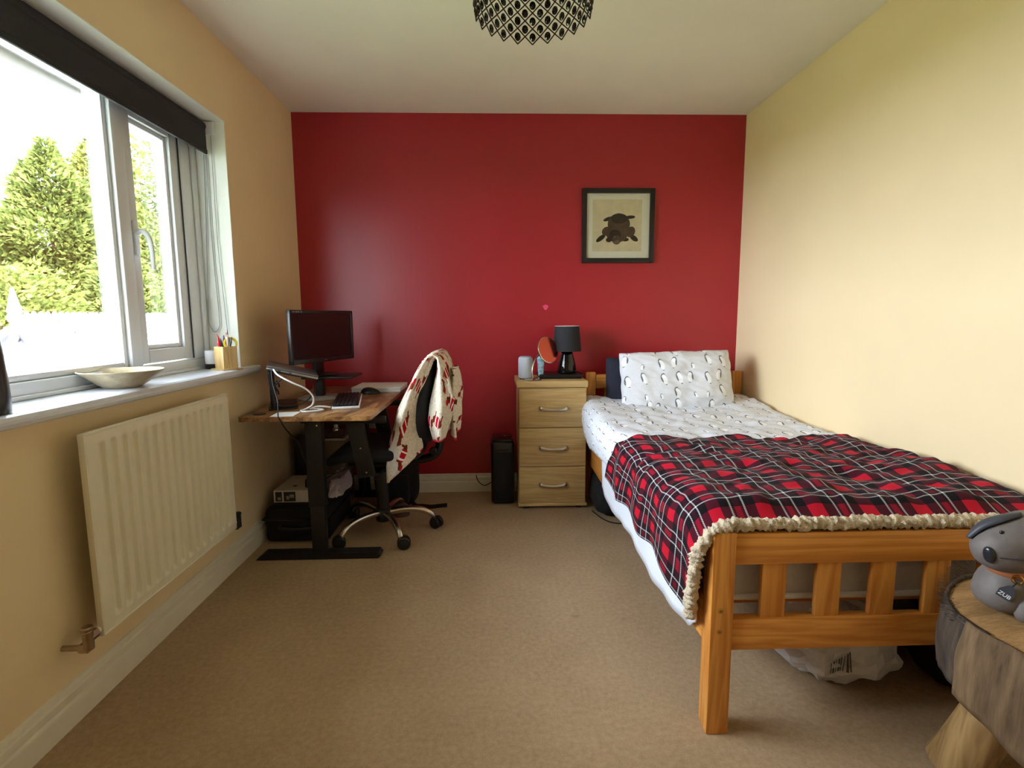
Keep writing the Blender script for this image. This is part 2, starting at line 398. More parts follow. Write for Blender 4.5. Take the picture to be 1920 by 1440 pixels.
# trees
def foliage_mat(name, a, b_):
    b = NB(name); g = b.n('ShaderNodeNewGeometry'); n = b.noise(b.coord('Object'), 1.1, 3)
    f = b.math('ADD', b.math('MULTIPLY', g.outputs['Random Per Island'], .6), b.math('MULTIPLY', n, .5))
    col = b.ramp(f, [(.2, lin(a)), (.85, lin(b_))]); b.fin(col, .8, 0, .2)
    tl = b.n('ShaderNodeBsdfTranslucent'); b.l(col, tl.inputs[0]); mx = b.n('ShaderNodeMixShader'); mx.inputs[0].default_value = .3
    b.l(b.p.outputs[0], mx.inputs[1]); b.l(tl.outputs[0], mx.inputs[2]); b.l(mx.outputs[0], b.t.nodes['Material Output'].inputs['Surface']); return b.m
M['bark'] = plain('bark', (84, 66, 48), .9, var=.3, scale=12)
def tree(name, label, base, h, rad, m, n, kind='cone', z0=.04, group='garden trees', size=.2, seed=1):
    t = thing(name, label, 'tree', base, group)
    cyl('trunk', base, Vector(base)+Vector((0, 0, h*.9)), rad*.09+.06, M['bark'], t, 10, r2=.03)
    g = np.random.default_rng(seed)
    if kind == 'cone':
        q = 1-np.sqrt(g.random(n)); z = z0+(1-z0)*q; prof = np.clip((1-z), 0, 1)**.75*rad*np.minimum(1, .55+z*4)
        r = prof*(.55+.5*g.random(n)**.5)*(1+.16*np.sin(z*38)+.18*np.sin(g.random(n)*0+z*11))
        th = g.random(n)*2*np.pi; lobes = 1+.14*np.sin(3*th+z*9)+.1*np.sin(7*th-z*14); r *= lobes
        P = np.stack([r*np.cos(th), r*np.sin(th), z*h], 1)
    else:
        d = g.normal(size=(n, 3)); d /= np.linalg.norm(d, axis=1)[:, None]; rr = (.6+.45*g.random(n)**.5)
        lob = 1+.22*np.sin(4*d[:, 0]+seed)+.2*np.sin(5*d[:, 1]+3*d[:, 2])
        P = d*(rr*lob)[:, None]*np.array([rad, rad, h*.42]); P[:, 2] += h*.58; th = np.arctan2(P[:, 1], P[:, 0])
    out = np.stack([np.cos(th), np.sin(th), g.normal(size=n)*.25+.25], 1)+g.normal(size=(n, 3))*.45
    out /= np.linalg.norm(out, axis=1)[:, None]
    side = np.cross(out, g.normal(size=(n, 3))); side /= np.linalg.norm(side, axis=1)[:, None]
    L = size*(.6+.9*g.random(n))[:, None]; wd = L*.21
    V = np.stack([P-side*wd*.3, P+out*L*.5-side*wd+np.array([0, 0, -.02]), P+out*L, P+out*L*.5+side*wd], 1).reshape(-1, 3)+np.array(base)
    F = [(4*i, 4*i+1, 4*i+2, 4*i+3) for i in range(n)]
    o = mk('foliage', V.tolist(), F, m, t); o['kind'] = 'stuff'; return t
fA = foliage_mat('conifer_green', (34, 50, 18), (122, 134, 68)); fB = foliage_mat('conifer_gold', (48, 58, 22), (134, 138, 70)); fC = foliage_mat('leaf_green', (52, 66, 24), (130, 140, 70))
tree('conifer_tree', 'broad green conifer with pointed top behind conservatory ridge', (-11.0, 12.2, -2.8), 8.9, 2.5, fA, 95000, seed=3, size=.17)
tree('conifer_tree', 'taller yellow green conifer growing behind the broad one', (-14.2, 18.8, -2.8), 11.4, 2.9, fB, 70000, seed=5, size=.2)
tree('leafy_tree', 'pale leafy tree seen through the hinged side pane', (-10.0, 15.5, -2.8), 8.7, 1.8, fC, 30000, 'ball', seed=8, size=.17)
tree('conifer_tree', 'low green conifer standing in front of the broad one', (-8.3, 10.7, -2.8), 6.0, 1.9, fA, 45000, seed=9, size=.16)
tree('leafy_tree', 'round bush beyond the finial of conservatory roof', (-9.5, 8.5, -2.8), 4.9, 1.4, fC, 16000, 'ball', seed=11, size=.15)
tree('leafy_tree', 'green shrub low behind the far ridge cresting', (-8.4, 13.2, -2.8), 4.7, 1.4, fC, 14000, 'ball', seed=13, size=.15)
# ------------------------------------------------------------------ blind
bl = thing('roller_blind', 'charcoal roller blind pulled up under the window head', 'blind', (-.08, -1.8, 1.9))
box('blind_fabric', (-.083, WY0+.03, 1.902), (-.079, -.872, 2.03), M['blind'], bl, .001)
cyl('roller', (-.095, WY0+.03, 2.022), (-.095, -.874, 2.022), .021, M['blind'], bl, 20)
box('bottom_bar', (-.087, WY0+.03, 1.9), (-.075, -.872, 1.922), M['blind'], bl, .004)
box('bracket', (-.125, -.873, 1.985), (-.045, -.859, 2.046), M['whiteplast'], bl, .005)
tube('pull_cord', [(-.095, -.866, 2.0), (-.10, -.867, 1.8), (-.118, -.868, 1.4), (-.13, -.868, 1.16), (-.118, -.868, 1.105), (-.103, -.868, 1.092), (-.086, -.868, 1.11), (-.08, -.868, 1.17), (-.088, -.867, 1.5), (-.085, -.866, 2.0)], .002, M['greyplast'], bl, 5)
tube('pull_cord', [(-.06, -.8675, 1.99), (-.062, -.868, 1.5), (-.050, -.869, 1.2), (-.045, -.868, 1.05)], .0015, M['greyplast'], bl, 5)
# ------------------------------------------------------------------ radiator
ra = thing('radiator', 'cream enamelled panel radiator with fluted front under the sill', 'radiator', (.06, -1.58, .24))
ry0, ry1, rz0, rz1 = -1.984, -1.182, .242, .836; NF = 15; fp = (ry1-ry0-.075)/NF
def radx(y, z):
    k = (y-ry0-.0375)/fp; fy = k % 1.0
    if k < 0 or k > NF: return 0
    e = sstep(rz0+.030, rz0+.047, z)*(1-sstep(rz1-.047, rz1-.030, z))
    return -.014*e*sstep(.2, .34, fy)*(1-sstep(.66, .8, fy))
def radf(u, v):
    y = lerp(ry0, ry1, u); z = [0, .028, .034, .04, .046, .052, .1, .2, .297, .39, .49, .542, .548, .554, .56, .566, .594][int(round(v*16))]+rz0
    e = 0
    if u in (0, 1) or v in (0, 1): e = -.006
    return (.09+radx(y, z)+e, y, z)
grid('front_panel', radf, 301, 17, M['radiator'], ra)
boxes('back_body', [((.070, ry0+.001, rz0+.001), (.0765, ry1-.001, rz1-.001))], M['radiator'], ra)
bm = bmesh.new()
for lo, hi in (((.070, ry0, rz1-.004), (.0885, ry1, rz1+.002)), ((.070, ry0-.001, rz0), (.0885, ry0+.004, rz1)), ((.070, ry1-.004, rz0), (.0885, ry1+.001, rz1)), ((.070, ry0, rz0-.002), (.0885, ry1, rz0+.004))): add_box(bm, lo, hi, .002)
bm_obj('edge_trim', bm, M['radiator'], ra, True)
for yy in (-1.8, -1.4): box('wall_bracket', (.0005, yy, .35), (.070, yy+.03, .75), M['radiator'], ra, 0)
def valve(y, s, z, m):
    va = cyl('valve_body', (.074, y, z-.035), (.074, y, z+.022), .0135, m, ra, 16, .003)
    cyl('valve_cap', (.074, y, z+.022), (.074, y, z+.034), .016, m, va, 12, .003)
    cyl('valve_nut', (.074, y, z), (.074, y+s*.028, z), .0155, m, va, 6)
    cyl('tail_pipe', (.074, y+s*.02, z), (.074, y+s*.052, z), .0095, M['radiator'], ra, 12)
    cyl('pipe_nut', (.074, y, z-.03), (.05, y, z-.03), .0145, m, va, 6)
    cyl('supply_pipe', (.055, y, z-.03), (.001, y, z-.03), .0085, m, ra, 10)
valve(-2.026, 1, .262, M['valve']); valve(-1.14, -1, .262, M['black'])
# ------------------------------------------------------------------ wall socket
so = thing('wall_socket', 'white wall socket on the red wall behind the desk', 'socket', (.42, -.005, .48))
box('face_plate', (.345, -.012, .437), (.49, -.0001, .523), M['whiteplast'], so, .004)
box('plug', (.44, -.045, .455), (.482, -.012, .505), M['whiteplast'], so, .006)
tube('flex', [(.46, -.04, .457), (.462, -.045, .42), (.45, -.035, .36), (.44, -.03, .2), (.43, -.035, .02)], .0035, M['whiteplast'], so)
# ================================================================== BED
bed = thing('bed', 'single pine bed frame with slatted headboard and footboard', 'bed', (2.3, -1.1, 0))
BX0, BX1 = 1.803, 2.803
px_, py_, pz_ = M['pinex'], M['piney'], M['pinez']
fy0, fy1 = -2.138, -2.098
def post(x0, x1, y0, y1, h):
    return box('post', (x0, y0, 0), (x1, y1, h), pz_, bed, .004)
for x0 in (BX0, BX1-.062):
    p = post(x0, x0+.062, fy0, fy1, .583)
    box('post_block', (x0+.004 if x0 < 2.3 else x0-.0, fy1, .002), (x0+.058, fy1+.028, .578), pz_, p, .003)
    for z in (.365, .305):
        b = cyl('bolt', (x0+.026, fy0-.002, z), (x0+.026, fy0+.004, z), .0072, M['gold'], p, 14, .001)
        cyl('bolt_socket', (x0+.026, fy0-.0022, z), (x0+.026, fy0-.001, z), .0018, M['black'], p, 6)
for z0, z1 in ((.491, .579), (.246, .337)):
    box('footboard_rail', (BX0+.062, fy0+.006, z0), (BX1-.062, fy1-.004, z1), px_, bed, .003)
for x in (1.945, 2.096, 2.248, 2.4, 2.552):
    box('footboard_slat', (x, fy0+.012, .33), (x+.066, fy1-.01, .495), pz_, bed, .002)
hy0, hy1 = -.135, -.095
for x0 in (BX0, BX1-.062): post(x0, x0+.062, hy0, hy1, .805)
for z0, z1 in ((.70, .79), (.246, .337)):
    box('headboard_rail', (BX0+.062, hy0+.006, z0), (BX1-.062, hy1-.004, z1), px_, bed, .003)
for x in (1.925, 2.086, 2.248, 2.41, 2.572):
    box('headboard_slat', (x, hy0+.012, .33), (x+.066, hy1-.01, .705), pz_, bed, .002)
for x0 in (BX0+.004, BX1-.03):
    box('side_rail', (x0, fy1+.028, .245), (x0+.026, hy0, .372), py_, bed, .003)
for k in range(11):
    y = lerp(-2.0, -.2, k/10); box('base_slat', (BX0+.03, y-.03, .325), (BX1-.03, y+.03, .342), px_, bed, .001)
# mattress
M['tick'] = plain('mattress_ticking', (196, 190, 190), .85, var=.05, scale=60)
mt = thing('mattress', 'grey white mattress seen between the footboard slats', 'mattress', (2.3, -1.1, .343))
box('mattress_core', (BX0+.035, -2.06, .343), (BX1-.035, -.145, .545), M['tick'], mt, .03, 4)
for z in (.362, .528): tube('piping', [(BX0+.04, -2.062, z), (BX1-.04, -2.062, z), (BX1-.034, -2.05, z), (BX1-.034, -.15, z), (BX0+.04, -.144, z), (BX0+.034, -.15, z), (BX0+.034, -2.05, z)], .009, M['paper'], mt, 8, False, True)
# white base sheet hanging at the side
M['sheet'] = plain('white_cotton', (222, 226, 236), .9, var=.03, scale=8)
def sheetf(u, v):
    y = lerp(-.75, -2.066, u); w = .006*math.sin(y*31)+.006*nz(y*9, v*3)
    if v < .5:
        t = v/.5; return (lerp(2.0, 1.80, t), y, .552-.012*t*t)
    t = (v-.5)/.5; zb = .232+.03*nz(y*2.7, 3)+.05*sstep(-2.0, -2.07, y)+.03*sstep(-1.0, -.8, y)
    return (1.796-.006*math.sin(math.pi*min(1, t*1.2))-.008*t*(1-sstep(-1.9, -2.0, y))+.5*w*t, y, lerp(.54, zb, t))
sh = solid(grid('bed_sheet', sheetf, 60, 24, M['sheet'], None, lambda u, v: (u*1.4, v*.6)), .004)
tag(sh, 'plain white sheet hanging below the tartan throw beside bed', 'sheet')
# ------------------------------------------------------------------ penguin print
def penguin(name, base, cell=.1, k=1.0, heather=True):
    b = NB(name); tc = b.n('ShaderNodeTexCoord'); uv = tc.outputs['UV']
    vo = b.n('ShaderNodeTexVoronoi', voronoi_dimensions='2D'); b.l(uv, vo.inputs['Vector']); vo.inputs['Scale'].default_value = 1/cell; vo.inputs['Randomness'].default_value = .62
    sub = b.n('ShaderNodeVectorMath', operation='SUBTRACT'); b.l(uv, sub.inputs[0]); b.l(vo.outputs['Position'], sub.inputs[1])
    sp = b.n('ShaderNodeSeparateXYZ'); b.l(sub.outputs[0], sp.inputs[0])
    rc = b.n('ShaderNodeSeparateColor'); b.l(vo.outputs['Color'], rc.inputs[0])
    flip = b.math('SUBTRACT', b.math('MULTIPLY', b.math('GREATER_THAN', rc.outputs[0], .5), 2), 1)
    size = b.math('MULTIPLY_ADD', b.math('GREATER_THAN', rc.outputs[1], .22), .45*k, .55*k)
    x = b.math('DIVIDE', b.math('MULTIPLY', sp.outputs[0], flip), size); y = b.math('DIVIDE', sp.outputs[1], size)
    x = b.math('ADD', x, b.math('MULTIPLY', y, .14))
    def ell(cx, cy, rx, ry):
        a = b.math('DIVIDE', b.math('SUBTRACT', x, cx), rx); c = b.math('DIVIDE', b.math('SUBTRACT', y, cy), ry)
        return b.math('LESS_THAN', b.math('ADD', b.math('MULTIPLY', a, a), b.math('MULTIPLY', c, c)), 1)
    body = ell(.0, -.002, .0165, .032); outer = ell(-.0022, .0012, .0188, .0352); wing = ell(-.0135, -.003, .0032, .019); head = ell(.001, .033, .0055, .004); feet = ell(.003, -.0375, .006, .0022)
    dark = b.math('MAXIMUM', b.math('MAXIMUM', b.math('SUBTRACT', b.math('MULTIPLY', outer, b.math('GREATER_THAN', y, -.022)), body), wing), b.math('MAXIMUM', head, feet))
    dark = b.math('MAXIMUM', dark, 0)
    h = b.noise(b.coord('UV'), 240, 2, .7); c = lin(base)
    bc = b.ramp(h, [(.35, tuple(q*.86 for q in c)), (.65, tuple(min(1, q*1.08) for q in c))])
    col = b.mix(body, bc, lin((246, 246, 248))); col = b.mix(b.math('MULTIPLY', dark, .88), col, lin((74, 80, 92)))
    b.bump(h, .12, .002); return b.fin(col, .9, 0, .15)
M['peng'] = penguin('penguin_duvet_print', (228, 231, 240), .084, .8)
M['pengp'] = penguin('penguin_pillow_print', (224, 224, 228), .092, .95)
# duvet: closed padded quilt, top and left drop
def duv_z(x, y):
    e = .612+.045*sstep(-1.0, -.35, y)*(.4+.6*abs(2*(x-2.3)))+.012*nz(x*5, y*4)+.011*nz(x*13+y*6, y*9)+.008*nz(x*24-y*11, y*22)
    e -= .03*sstep(-.45, -.25, y)*(1-sstep(.0, .4, abs(x-2.3)*2)); return e
def duvf(u, v):
    # v: 0 right edge by the wall -> 1 lower left hem ; u: head -> foot
    y = lerp(-.20, -2.06, u); xl = lerp(1.765-.022*math.exp(-((y+.62)/.3)**2), 1.822, sstep(-1.0, -1.22, y))
    hz = .425+.03*nz(y*3, 1)-.02*sstep(-1.0, -1.3, y)
    if v < .06: t = v/.06; x = 2.80; z = lerp(.50, duv_z(2.79, y)-.03, t)
    elif v < .72:
        t = (v-.06)/.66; x = lerp(2.80, xl+.05, t); z = duv_z(x, y)-.03*(1-sstep(0, .05, t))
    else:
        t = (v-.72)/.28; a = t*math.pi/2*1.05
        if t < .5:
            q = t/.5*math.pi/2; zt = duv_z(xl+.05, y); x = xl+.05-.055*math.sin(q); z = zt-.075*(1-math.cos(q))
        else:
            q = (t-.5)/.5; zt = duv_z(xl+.05, y)-.075; x = xl-.005+.03*q*q+.006*nz(y*14, q*3); z = lerp(zt, hz, q)
    return (x, y, z)
du = solid(grid('duvet', duvf, 120, 90, M['peng'], None, lambda u, v: ((1-v)*1.45, (1-u)*1.86)), .02, 0)
# head end roll
tag(du, 'pale duvet printed with penguins spread over the bed', 'duvet')
# ------------------------------------------------------------------ pillows
def pillow(name, c, w, h, t, m, rot, uvs=1.0, n=34, wr=.006, seed=0):
    def f(sgn):
        def g(u, v):
            x = (u-.5)*2; y = (v-.5)*2
            k = max(0, (1-abs(x)**4))**.55*max(0, (1-abs(y)**4))**.55
            pin = 1-.035*(abs(x)**2*abs(y)**2)
            px = x*w/2*(1-.03*(1-y*y))*pin+.006*nz(y*3+seed, x*2, 7); pz = y*h/2*(1-.035*(1-x*x))*pin+.008*nz(x*4+seed, y*2, 3)
            py = sgn*t/2*k + wr*nz(x*3+seed, y*3, sgn)*k + .5*wr*nz(x*9+y*7+seed, y*5-x*3)*min(1, k*3)
            return (px, py, pz)
        return g
    V = []; F = []; UV = []
    for s in (-1, 1):
        o = len(V)
        for i in range(n):
            for j in range(n):
                V.append(f(s)(i/(n-1), j/(n-1))); UV.append((i/(n-1)*w*uvs, j/(n-1)*h*uvs))
        for i in range(n-1):
            for j in range(n-1):
                q = (o+i*n+j, o+(i+1)*n+j, o+(i+1)*n+j+1, o+i*n+j+1); F.append(q if s < 0 else q[::-1])
    o = mk(name, V, F, m, None, True, UV)
    bm = bmesh.new(); bm.from_mesh(o.data); bmesh.ops.remove_doubles(bm, verts=bm.verts, dist=.0004); bm.to_mesh(o.data); bm.free()
    o.location = c; o.rotation_euler = rot; return o
pl = pillow('pillow', (2.293, -.385, .765), .67, .39, .20, M['pengp'], (R(-17), R(-1.6), R(-2)), n=60, wr=.013)
tag(pl, 'plump penguin print pillow propped upright against the headboard', 'pillow')
p2 = pillow('pillow', (2.24, -.225, .735), .68, .33, .12, M['navy'], (R(-14), R(2), 0), seed=4)
tag(p2, 'dark navy pillow mostly hidden behind the penguin pillow', 'pillow')
# ------------------------------------------------------------------ tartan throw
def tartan():
    b = NB('tartan_fleece'); tc = b.n('ShaderNodeTexCoord'); sp = b.n('ShaderNodeSeparateXYZ'); b.l(tc.outputs['UV'], sp.inputs[0])
    K, RD, DR = (.008, .005, .007), lin((184, 18, 42)), lin((96, 12, 30)); P = .148
    st = [(0, K), (.085, DR), (.20, K), (.50, RD), (.80, K)]
    fu = b.math('FRACT', b.math('DIVIDE', sp.outputs[0], P)); fv = b.math('FRACT', b.math('ADD', b.math('DIVIDE', sp.outputs[1], P*.95), .35))
    g = b.n('ShaderNodeGamma'); b.l(b.mix(1.0, b.ramp(fu, st, 'CONSTANT'), b.ramp(fv, st, 'CONSTANT'), 'MULTIPLY'), g.inputs[0]); g.inputs[1].default_value = .5
    o0, o1, z_ = (1, 1, 1), (0, 0, 0), None
    ln = [(0, (1, 1, 1)), (.034, (0, 0, 0)), (.252, (1, 1, 1)), (.286, (0, 0, 0))]
    wu = b.math('MULTIPLY', b.ramp(fu, ln, 'CONSTANT'), 1.0); wv = b.math('MULTIPLY', b.ramp(fv, ln, 'CONSTANT'), 1.0)
    tw = b.math('FRACT', b.math('MULTIPLY', b.math('ADD', sp.outputs[0], sp.outputs[1]), 150.0)); tw = b.math('MULTIPLY_ADD', b.math('GREATER_THAN', tw, .45), .5, .35)
    wf = b.math('MINIMUM', b.math('ADD', b.math('MULTIPLY', b.math('ADD', wu, wv), b.math('MULTIPLY', tw, .62)), b.math('MULTIPLY', b.math('MULTIPLY', wu, wv), .5)), 1.0)
    col = b.mix(wf, g.outputs[0], lin((226, 222, 224))); n = b.noise(b.coord('UV'), 300, 2, .6)
    b.bump(n, .25, .003); b.p.inputs['Sheen Weight'].default_value = .04; b.p.inputs['Sheen Roughness'].default_value = .5
    return b.fin(col, .95, 0, .1)
M['tartan'] = tartan()
def sherpa_mat(name, rgb):
    b = NB(name); v = b.coord('Object'); n = b.noise(v, 95, 3, .6); n2 = b.noise(v, 300, 2); c = lin(rgb)
    col = b.ramp(n, [(.3, tuple(x*.7 for x in c)), (.65, c)]); b.bump(b.math('ADD', n, b.math('MULTIPLY', n2, .4)), .8, .01); return b.fin(col, .95, 0, .1)
M['sherpa'] = sherpa_mat('cream_sherpa', (226, 208, 180))
throw = thing('tartan_throw', 'red and black tartan fleece throw covering the foot of bed', 'blanket', (2.28, -1.7, .62))
def tz_(x, y, u):
    z = duv_z(x, max(y, -2.05))+.030+.010*nz(x*4+3, y*5)+.009*nz(x*9, y*11+4)+.006*math.sin(y*21+x*9)*nz(x*3, y*2, 5)
    return lerp(z, .606, sstep(.90, 1, u)) + .008*math.sin(u*3.1)
XE = 1.865
def throwf(u, v):
    """u head edge -> foot edge, v wall side -> hem on the room side"""
    if v < .68:
        t = v/.68; x = lerp(2.794, XE, t)
        yh = -1.235-.05*t-.03*math.sin(t*5)+.02*math.sin(t*11)
        y = lerp(yh, -2.118, u)
        return (x, y, tz_(x, y, u)-.03*(1-sstep(0, .06, t)))
    t = min(1, (v-.68)/.32)
    yh = -1.235-.05-.03*math.sin(5)+.02*math.sin(11)+.255*math.sin(t*math.pi/2)     # head side corner swings up the bed
    y = lerp(yh, -2.118+.055*t*t, u)
    z0 = tz_(XE, y, u); bul = .105-.012*sstep(.85, 1, u); dz = .10
    zb = lerp(.385, .335, u)-.03*sstep(.8, 1, u)+.012*math.sin(y*17)
    fold = .010*math.sin(y*22+1.2)+.010*nz(y*8, t*3)
    if t < .45:
        q = t/.45*math.pi/2; return (XE-bul*math.sin(q)+fold*.4*(t/.45)**2, y, z0-dz*(1-math.cos(q)))
    q = (t-.45)/.55
    return (XE-bul-.012*q*sstep(-1.5, -1.1, y)+fold*(.4+.4*q), y, lerp(z0-dz, zb, q))
def thuv(u, v): return (v*1.38, u*.92)
NU, NV = 100, 130
V = []; UV = []; F = []
for i in range(NU):
    for j in range(NV): V.append(Vector(throwf(i/(NU-1), j/(NV-1)))); UV.append(thuv(i/(NU-1), j/(NV-1)))
for i in range(NU-1):
    for j in range(NV-1): F.append((i*NV+j, (i+1)*NV+j, (i+1)*NV+j+1, i*NV+j+1))
to = mk('fleece_face', V, F, M['tartan'], throw, True, UV)
tl = mk('fleece_lining', [v+Vector((.007 if j_ % NV > NV*.80 else 0, 0, -.007 if j_ % NV <= NV*.82 else -.002)) for j_, v in enumerate(V)], [f[::-1] for f in F], M['sherpa'], throw, True)
def sherpa_roll(name, pts, r, parent, n=12, seed=0, flat=1.0):
    P = crom(pts, 22); Vv, Ff = tube_geo(P, r, n, flat=flat); c = []
    for i, v in enumerate(Vv):
        ce = P[min(i//n, len(P)-1)]; d = v-ce; c.append(ce+d*(1+.6*nz(v.x*110, v.y*110, v.z*110+seed)+.35*nz(v.x*55, v.y*55, v.z*55+seed)))
    return mk(name, c, Ff, M['sherpa'], parent, True)
foot = [V[(NU-1)*NV+j]+Vector((0, -.004, -.006)) for j in range(2, NV, 6)]
dense = []
for a, b in zip(foot[:-1], foot[1:]): dense.append(a)
dense.append(foot[-1])
sherpa_roll('fleece_border', dense, .0165, throw, 14)
# ================================================================== CHEST OF DRAWERS
ch = thing('chest_of_drawers', 'pale oak three drawer bedside chest with curved metal handles', 'chest', (1.57, -.19, 0))
cx0, cx1, cyf, cyb = 1.366, 1.770, -.362, -.02
box('side_panel', (cx0, cyf+.018, .018), (cx0+.016, cyb, .755), M['oakz'], ch, .001); box('side_panel', (cx1-.016, cyf+.018, .018), (cx1, cyb, .755), M['oakz'], ch, .001)
box('back_panel', (cx0+.016, cyb-.006, .03), (cx1-.016, cyb, .755), M['oakz'], ch, 0)
box('top', (cx0-.012, cyf-.012, .742), (cx1+.004, cyb, .780), M['oakx'], ch, .003)
box('plinth', (cx0-.004, cyf-.004, .018), (cx1+.006, cyb, .036), M['oakx'], ch, .001)
for x in (cx0+.03, cx1-.06):
    for y in (cyf+.02, cyb-.06): box('foot', (x, y, 0), (x+.035, y+.035, .018), M['blackplast'], ch, .002)
for z0, z1 in ((.502, .738), (.264, .498), (.038, .260)):
    d = box('drawer', (cx0+.004, cyf, z0), (cx1-.004, cyf+.018, z1), M['oakx'], ch, .0015)
    boxes('drawer_box', [((cx0+.03, cyf+.019, z0+.03), (cx1-.03, cyb-.03, z1-.04))], M['oakx'], d)
    zc = z0+.113; a = (1.488, zc); b = (1.654, zc)
    hh = [(1.490, cyf-.001, zc), (1.497, cyf-.018, zc+.001), (1.52, cyf-.026, zc-.003), (1.571, cyf-.028, zc-.006), (1.622, cyf-.026, zc-.003), (1.645, cyf-.018, zc+.001), (1.652, cyf-.001, zc)]
    tube('handle', hh, [.015, .0145, .011, .0085, .011, .0145, .015], M['chrome'], d, 10, flat=.55)
# on the chest
sp = thing('smart_speaker', 'pale grey fabric smart speaker on the bedside chest', 'speaker', (1.414, -.24, .78))
lathe('fabric_body', [(.036, .004), (.043, .010), (.0445, .02), (.0445, .118), (.042, .130), (.034, .136)], (1.414, -.24, .780), plain('grey_mesh', (196, 202, 212), .85, var=.1, scale=400, bump=.2), sp, 32)
lathe('control_disc', [(.034, 0), (.032, .003), (.0, .003)], (1.414, -.24, .9155), M['greyplast'], sp, 24)
lathe('base_ring', [(.038, 0), (.038, .004), (.036, .005)], (1.414, -.24, .780), M['blackplast'], sp, 24)
mi = thing('vanity_mirror', 'round vanity mirror on a curved chrome stand beside speaker', 'mirror', (1.455, -.325, .78))
lathe('base', [(.0, 0), (.05, 0), (.052, .003), (.048, .006), (.015, .009), (.006, .012), (.0, .012)], (1.452, -.315, .7801), M['chrome'], mi, 32)
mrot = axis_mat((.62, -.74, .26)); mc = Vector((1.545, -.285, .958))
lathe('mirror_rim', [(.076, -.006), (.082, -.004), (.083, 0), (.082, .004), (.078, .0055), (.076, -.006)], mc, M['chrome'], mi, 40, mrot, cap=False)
lathe('mirror_glass', [(.0, 0.0045), (.078, .0045), (.078, -.004), (0, -.005)], mc, plain('mirror_red_reflection', (196, 92, 78), .15, 1.0, var=.0), mi, 40, mrot)  # red tint puts a reddish reflection into the colour of the mirror face
back = mc-Vector((.62, -.74, .26)).normalized()*.012
tube('stem', [(1.452, -.312, .79), (1.450, -.308, .84), (1.463, -.296, .89), (1.487, -.28, .925), (1.513, -.268, .95), back], [.0045, .0045, .0045, .005, .005, .006], M['chrome'], mi, 10)
lathe('hinge', [(.0, -.012), (.008, -.012), (.008, .006), (0, .006)], mc-Vector((.02, -.02, 0)), M['chrome'], mi, 12, mrot)
tb = thing('cream_tube', 'blue squeezy cream tube standing on its cap', 'tube', (1.507, -.235, .78))
cyl('cap', (1.507, -.235, .780), (1.507, -.235, .802), .016, M['whiteplast'], tb, 20, .002)
def tubef(u, v):
    a = u*2*math.pi; z = lerp(.802, .918, v); rx = lerp(.0165, .0235, v); ry = lerp(.0165, .002, v**.8)
    return (1.507+rx*math.cos(a), -.235+ry*math.sin(a), z)
b = NB('tube_print'); vv = b.coord('Object'); bc = b.ramp(b.noise(vv, 60, 2), [(.4, lin((120, 170, 200))), (.6, lin((186, 216, 230)))]); TP = b.fin(bc, .35)
grid('tube_body', tubef, 28, 12, TP, tb, closed_u=True)
tr = thing('black_tray', 'flat black case lying under the bedside lamp', 'case', (1.62, -.19, .78))
box('body', (1.497, -.27, .7801), (1.755, -.045, .808), M['blackplast'], tr, .006)
box('rim', (1.49, -.278, .792), (1.762, -.038, .799), M['blackplast'], tr, .002)
tl_ = thing('table_lamp', 'small table lamp with black drum shade and glossy black base', 'lamp', (1.672, -.19, .808))
lc = (1.672, -.19, .8082)
lathe('lamp_base', [(.0, 0), (.052, 0), (.056, .004), (.058, .02), (.055, .05), (.046, .09), (.037, .122), (.033, .14), (.030, .146), (.0, .147)], lc, M['blackgloss'], tl_, 40)
cyl('lamp_stem', (lc[0], lc[1], .955), (lc[0], lc[1], 1.0), .008, M['chrome'], tl_, 12)
M['shade'] = plain('black_shade_fabric', (34, 34, 38), .85, var=.08, scale=200)
solid(lathe('lamp_shade', [(.0885, 0), (.0755, .152)], (lc[0], lc[1], .945), M['shade'], tl_, 48), .002)
sh_ = tl_.children[-1]
bm = bmesh.new(); bm.from_mesh(sh_.data); bmesh.ops.delete(bm, geom=[f for f in bm.faces if len(f.verts) > 4], context='FACES'); bm.to_mesh(sh_.data); bm.free()
lathe('shade_ring', [(.0745, 0), (.0762, .0015), (.0745, .003), (.0725, .0015), (.0745, 0)], (lc[0], lc[1], 1.096), M['whiteplast'], tl_, 40, cap=False)
tube('lamp_flex', [(1.70, -.14, .812), (1.76, -.10, .805), (1.785, -.09, .76), (1.786, -.06, .5), (1.786, -.05, .1)], .003, M['black'], tl_)
# floor speaker
fs = thing('party_speaker', 'tall black loudspeaker on the carpet beside the chest', 'speaker', (1.272, -.19, 0))
box('cabinet', (1.198, -.285, .005), (1.342, -.09, .40), M['blackplast'], fs, .022, 4)
box('front_grille', (1.212, -.289, .03), (1.328, -.280, .335), M['blackfab'], fs, .004)
box('control_panel', (1.206, -.28, .395), (1.334, -.11, .414), M['blackgloss'], fs, .008)
box('grille_slot', (1.228, -.2895, .345), (1.312, -.284, .352), M['blackgloss'], fs, .001)
for k in range(4): cyl('button', (1.225+k*.03, -.2, .414), (1.225+k*.03, -.2, .418), .008, M['blackplast'], fs, 12, .001)
tube('power_flex', [(1.20, -.10, .09), (1.15, -.06, .055), (1.11, -.03, .075), (1.095, -.022, .115)], .003, M['black'], fs)
